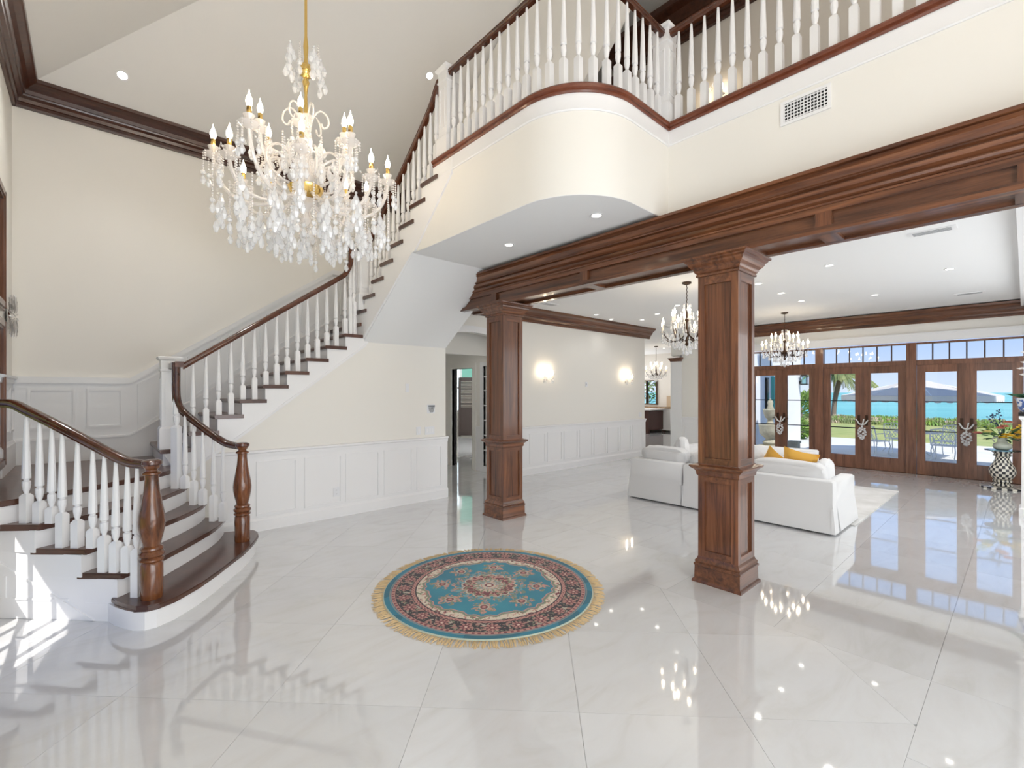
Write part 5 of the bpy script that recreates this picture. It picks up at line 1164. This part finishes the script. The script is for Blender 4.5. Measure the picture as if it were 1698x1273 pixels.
# palm
pm = thing('palm_tree', 'leaning coconut palm by the sea beyond the lawn', 'tree', (43.6, 10.2, -.5))
tr = [(43.6, 10.2, -.5), (43.7, 10.15, .8), (43.85, 10.0, 1.9), (43.9, 9.8, 2.85)]
MB().tube(smooth_path(tr), .17, 10).build('trunk', 'bark', pm, smooth=60)
for k in range(17):
    a = 2 * PI * k / 17 + rq.uniform(-.1, .1); e_ = rq.uniform(.1, 1.1); L = rq.uniform(2.2, 3.0); mb = MB(); c0 = Vector((43.9, 9.8, 2.85)); pts = []
    for i in range(9):
        t = i / 8; pts.append(c0 + Vector((math.cos(a) * L * t, math.sin(a) * L * t, L * (e_ * t - (.6 + e_ * .55) * t * t))))
    mb.tube(pts, .03, 4)
    for i in range(1, 25):
        t = i / 25; j = min(7, int(t * 8)); p = pts[j].lerp(pts[j + 1], t * 8 - j); dr = (pts[j + 1] - pts[j]).normalized(); sd = dr.cross(Vector((0, 0, 1))).normalized()
        for s_ in (-1, 1): leaf(mb, p, sd * s_ + dr * .8 - Vector((0, 0, .55)), .75 * (1 - t * .5), .045)
    mb.build('frond', 'frond', pm)
# wing of the house
wg = thing('house_wing', 'white stucco wing of the house with teal shutters beyond the glass doors', 'building', (15.5, 5.8, ZP))
MB().box(12.2, 19.0, 5.45, 5.6, ZP, 5.2).box(18.85, 19.0, 5.6, 9.0, ZP, 5.2).build('wall', 'stucco', wg)
wn = MB().box(15.58, 15.78, 5.40, 5.45, .9, 2.05).build('window', 'black', wg)
MB().box(15.61, 15.75, 5.385, 5.40, .95, 2.0).build('pane', 'glass_top', wn)
sh_ = MB().box(16.1, 16.16, 5.35, 5.45, .85, 2.1).box(16.64, 16.70, 5.35, 5.45, .85, 2.1).box(16.16, 16.64, 5.35, 5.45, .85, .91).box(16.16, 16.64, 5.35, 5.45, 2.04, 2.1).build('shutter', 'teal', wg)
for k in range(18): MB().box(16.16, 16.64, 5.37, 5.42, .94 + .061 * k, .98 + .061 * k).build('slat', 'teal', sh_)
ln = thing('wall_lantern', 'black lantern at the corner of the white house wing', 'lantern', (18.9, 5.3, 1.9))
MB().box(18.76, 18.96, 5.18, 5.4, 1.86, 1.90).box(18.76, 18.96, 5.18, 5.4, 2.16, 2.2).box(18.84, 18.88, 5.38, 5.46, 1.9, 2.0).lathe((18.86, 5.29, 2.2), [(.12, 0), (.03, .08), (.01, .12)], 4, PI / 4).build('roof_and_base', 'black', ln)
for a, b in ((18.77, 5.19), (18.93, 5.19), (18.77, 5.37), (18.93, 5.37)): MB().box(a, a + .02, b, b + .02, 1.88, 2.18).build('bar', 'black', ln)
MB().box(18.80, 18.92, 5.23, 5.35, 1.9, 2.15).build('glass', 'glass_top', ln)
# tiered stone urn fountain
fx, fy = 14.65, 4.98
fo2 = thing('stone_fountain', 'tiered weathered stone urn fountain outside the left French door', 'fountain', (fx, fy, ZP))
MB().sqr((fx, fy, ZP), [(.27, 0), (.27, .30), (.25, .32)]).build('plinth', 'stone', fo2)
MB().lathe((fx, fy, ZP), [(.15, .32), (.19, .36), (.20, .40), (.13, .46), (.12, .50), (.20, .56), (.27, .64), (.29, .76), (.30, .86), (.31, .90), (.27, .91), (.20, .85)], 20).build('lower_bowl', 'stone', fo2, smooth=40)
MB().lathe((fx, fy, ZP), [(.10, .86), (.11, .94), (.07, 1.0), (.08, 1.06), (.14, 1.12), (.17, 1.22), (.20, 1.34), (.18, 1.36), (.10, 1.30)], 18).build('upper_bowl', 'stone', fo2, smooth=40)
MB().lathe((fx, fy, ZP), [(.08, 1.30), (.09, 1.40), (.06, 1.46), (.08, 1.54), (.05, 1.62), (.01, 1.66)], 14).build('finial', 'stone', fo2, smooth=40)
blk = MB().sqr((16.6, 4.95, ZP), [(.14, 0), (.14, .22), (.16, .24), (.16, .30)]).build('stone_block', 'stone'); tag(blk, 'small stone block standing beside the white wing', 'stone')
# bush
def bush(x, y, rx, rz_, label, n=900, m='leaf', seed=1):
    b = thing('bush', label, 'bush', (x, y, -.3)); rg = random.Random(seed); mb = MB(); MB().tube([(x, y, -.3), (x, y, rz_)], .06).build('stem', 'bark', b)
    for k in range(n):
        v_ = Vector((rg.gauss(0, 1), rg.gauss(0, 1), rg.gauss(0, 1))).normalized() * rg.uniform(.75, 1)
        leaf(mb, (x + v_.x * rx, y + v_.y * rx, -.3 + rz_ + v_.z * rz_), v_ + Vector((rg.uniform(-.5, .5), rg.uniform(-.5, .5), .3)), rg.uniform(.12, .2), .05)
    o = mb.build('foliage', m, b); o['kind'] = 'stuff'
bush(22.9, 6.55, .8, .95, 'round green sea grape bush right of the white house wing', 1500)
bush(20.9, 6.2, .5, .40, 'low green bush at the foot of the white house wing', 600, seed=3)
bush(19.4, 11.9, 1.3, 1.5, 'leafy bush filling the kitchen window', 1500, seed=4); bush(20.0, 9.4, 1.0, 1.4, 'darker leafy bush at the right of the kitchen window', 1100, 'leaf2', seed=5)
# patio umbrella, table, chairs
um = thing('patio_umbrella', 'grey-beige patio umbrella with an ivory scalloped valance', 'umbrella', (17.3, 2.05, ZP))
ux0, uy0 = 17.3, 2.05
MB().tube([(ux0, uy0, ZP), (ux0, uy0, 2.0)], .022, 8).build('pole', 'castw', um)
N8 = 8; Rm = 1.75; zr = 1.50; zt = 1.98
for k in range(N8):
    a0, a1 = 2 * PI * (k + .35) / N8, 2 * PI * (k + 1.35) / N8; mb = MB()
    A = Vector((ux0 + Rm * math.cos(a0), uy0 + Rm * math.sin(a0), zr)); B = Vector((ux0 + Rm * math.cos(a1), uy0 + Rm * math.sin(a1), zr)); Tp = Vector((ux0, uy0, zt)); n = Vector((0, 0, .008))
    Am, Bm = (A + Tp) / 2 - Vector((0, 0, .03)), (B + Tp) / 2 - Vector((0, 0, .03))
    mb.add([A, B, Bm, Am, Tp, A + n, B + n, Bm + n, Am + n, Tp + n], [(0, 1, 2, 3), (3, 2, 4), (5, 8, 7, 6), (8, 9, 7), (0, 5, 6, 1)]); mb.build('canopy_panel', 'canvas', um)
    mb = MB(); S = 5
    for i in range(S):
        p, q_ = A.lerp(B, i / S), A.lerp(B, (i + 1) / S); mid = (p + q_) / 2; d1, d2 = Vector((0, 0, -.11)), Vector((0, 0, -.17)); off = (mid - Vector((ux0, uy0, mid.z))).normalized() * .006
        mb.add([p, q_, q_ + d1, q_.lerp(p, .25) + d2, mid + d2 * 1.05, p.lerp(q_, .25) + d2, p + d1], [(0, 1, 2, 3, 4, 5, 6)]); mb.add([v2 + off for v2 in (p, q_, q_ + d1, q_.lerp(p, .25) + d2, mid + d2 * 1.05, p.lerp(q_, .25) + d2, p + d1)], [(6, 5, 4, 3, 2, 1, 0)])
    mb.build('valance', 'canvas_w', um)
    MB().tube([A, Tp - Vector((0, 0, .03))], .010, 5).build('rib', 'castw', um)
MB().ball((ux0, uy0, 2.03), .05, 0, 10, 6).build('finial', 'castw', um, smooth=True)
tbl = thing('patio_table', 'round white cast metal patio table under the umbrella', 'table', (ux0, uy0, ZP))
MB().lathe((ux0, uy0, ZP), [(.50, .70), (.52, .71), (.52, .73), (.50, .74)], 28).build('tabletop', 'castw', tbl)
for k in range(4): a = 2 * PI * k / 4 + .5; MB().tube([(ux0 + .08 * math.cos(a), uy0 + .08 * math.sin(a), ZP + .70), (ux0 + .06 * math.cos(a), uy0 + .06 * math.sin(a), ZP + .40), (ux0 + .18 * math.cos(a), uy0 + .18 * math.sin(a), ZP + .18), (ux0 + .36 * math.cos(a), uy0 + .36 * math.sin(a), ZP + .015)], .018, 6).build('leg', 'castw', tbl)
def patio_chair(label):
    c = thing('patio_chair', label, 'chair', (0, 0, 0), 'white lattice-backed patio chairs')
    MB().box(-.24, .24, -.23, .23, .43, .455).build('seat', 'castw', c)
    bk = MB().tube([(-.24, .23, .45), (-.25, .29, .66), (-.23, .33, .86), (0, .35, .90), (.23, .33, .86), (.25, .29, .66), (.24, .23, .45)], .016, 6).build('backrest', 'castw', c)
    for k in range(-4, 5):
        for sg in (-1, 1):
            x0, x1 = k * .08, k * .08 + sg * .22
            if abs(x0) < .25 and abs(x1) < .27: MB().tube([(x0, .25, .47), (x1, .34, .86)], .008, 5).build('lattice_bar', 'castw', bk)
    for sx_ in (-1, 1):
        MB().tube([(sx_ * .25, .28, .66), (sx_ * .28, .05, .67), (sx_ * .27, -.15, .64), (sx_ * .24, -.20, .45)], .014, 6).build('arm', 'castw', c)
        MB().tube([(sx_ * .22, -.21, .44), (sx_ * .24, -.24, .30), (sx_ * .21, -.20, .12), (sx_ * .26, -.29, .01)], .014, 6).build('leg', 'castw', c)
        MB().tube([(sx_ * .22, .21, .44), (sx_ * .24, .26, .30), (sx_ * .22, .24, .12), (sx_ * .26, .36, .01)], .014, 6).build('leg', 'castw', c)
    return c
c0 = patio_chair('white lattice-backed patio chair seen from behind under the umbrella, right one')
c0.location = (16.75, 1.42, ZP); c0.rotation_euler = (0, 0, R(85))
copy_tree(c0, loc=(16.9, 2.92, ZP), rz=R(60), label='white lattice-backed patio chair left of the patio table')
copy_tree(c0, loc=(18.2, 2.6, ZP), rz=R(-60), label='white patio chair on the far left side of the patio table')
copy_tree(c0, loc=(18.2, 1.5, ZP), rz=R(-110), label='white patio chair on the far right side of the patio table')
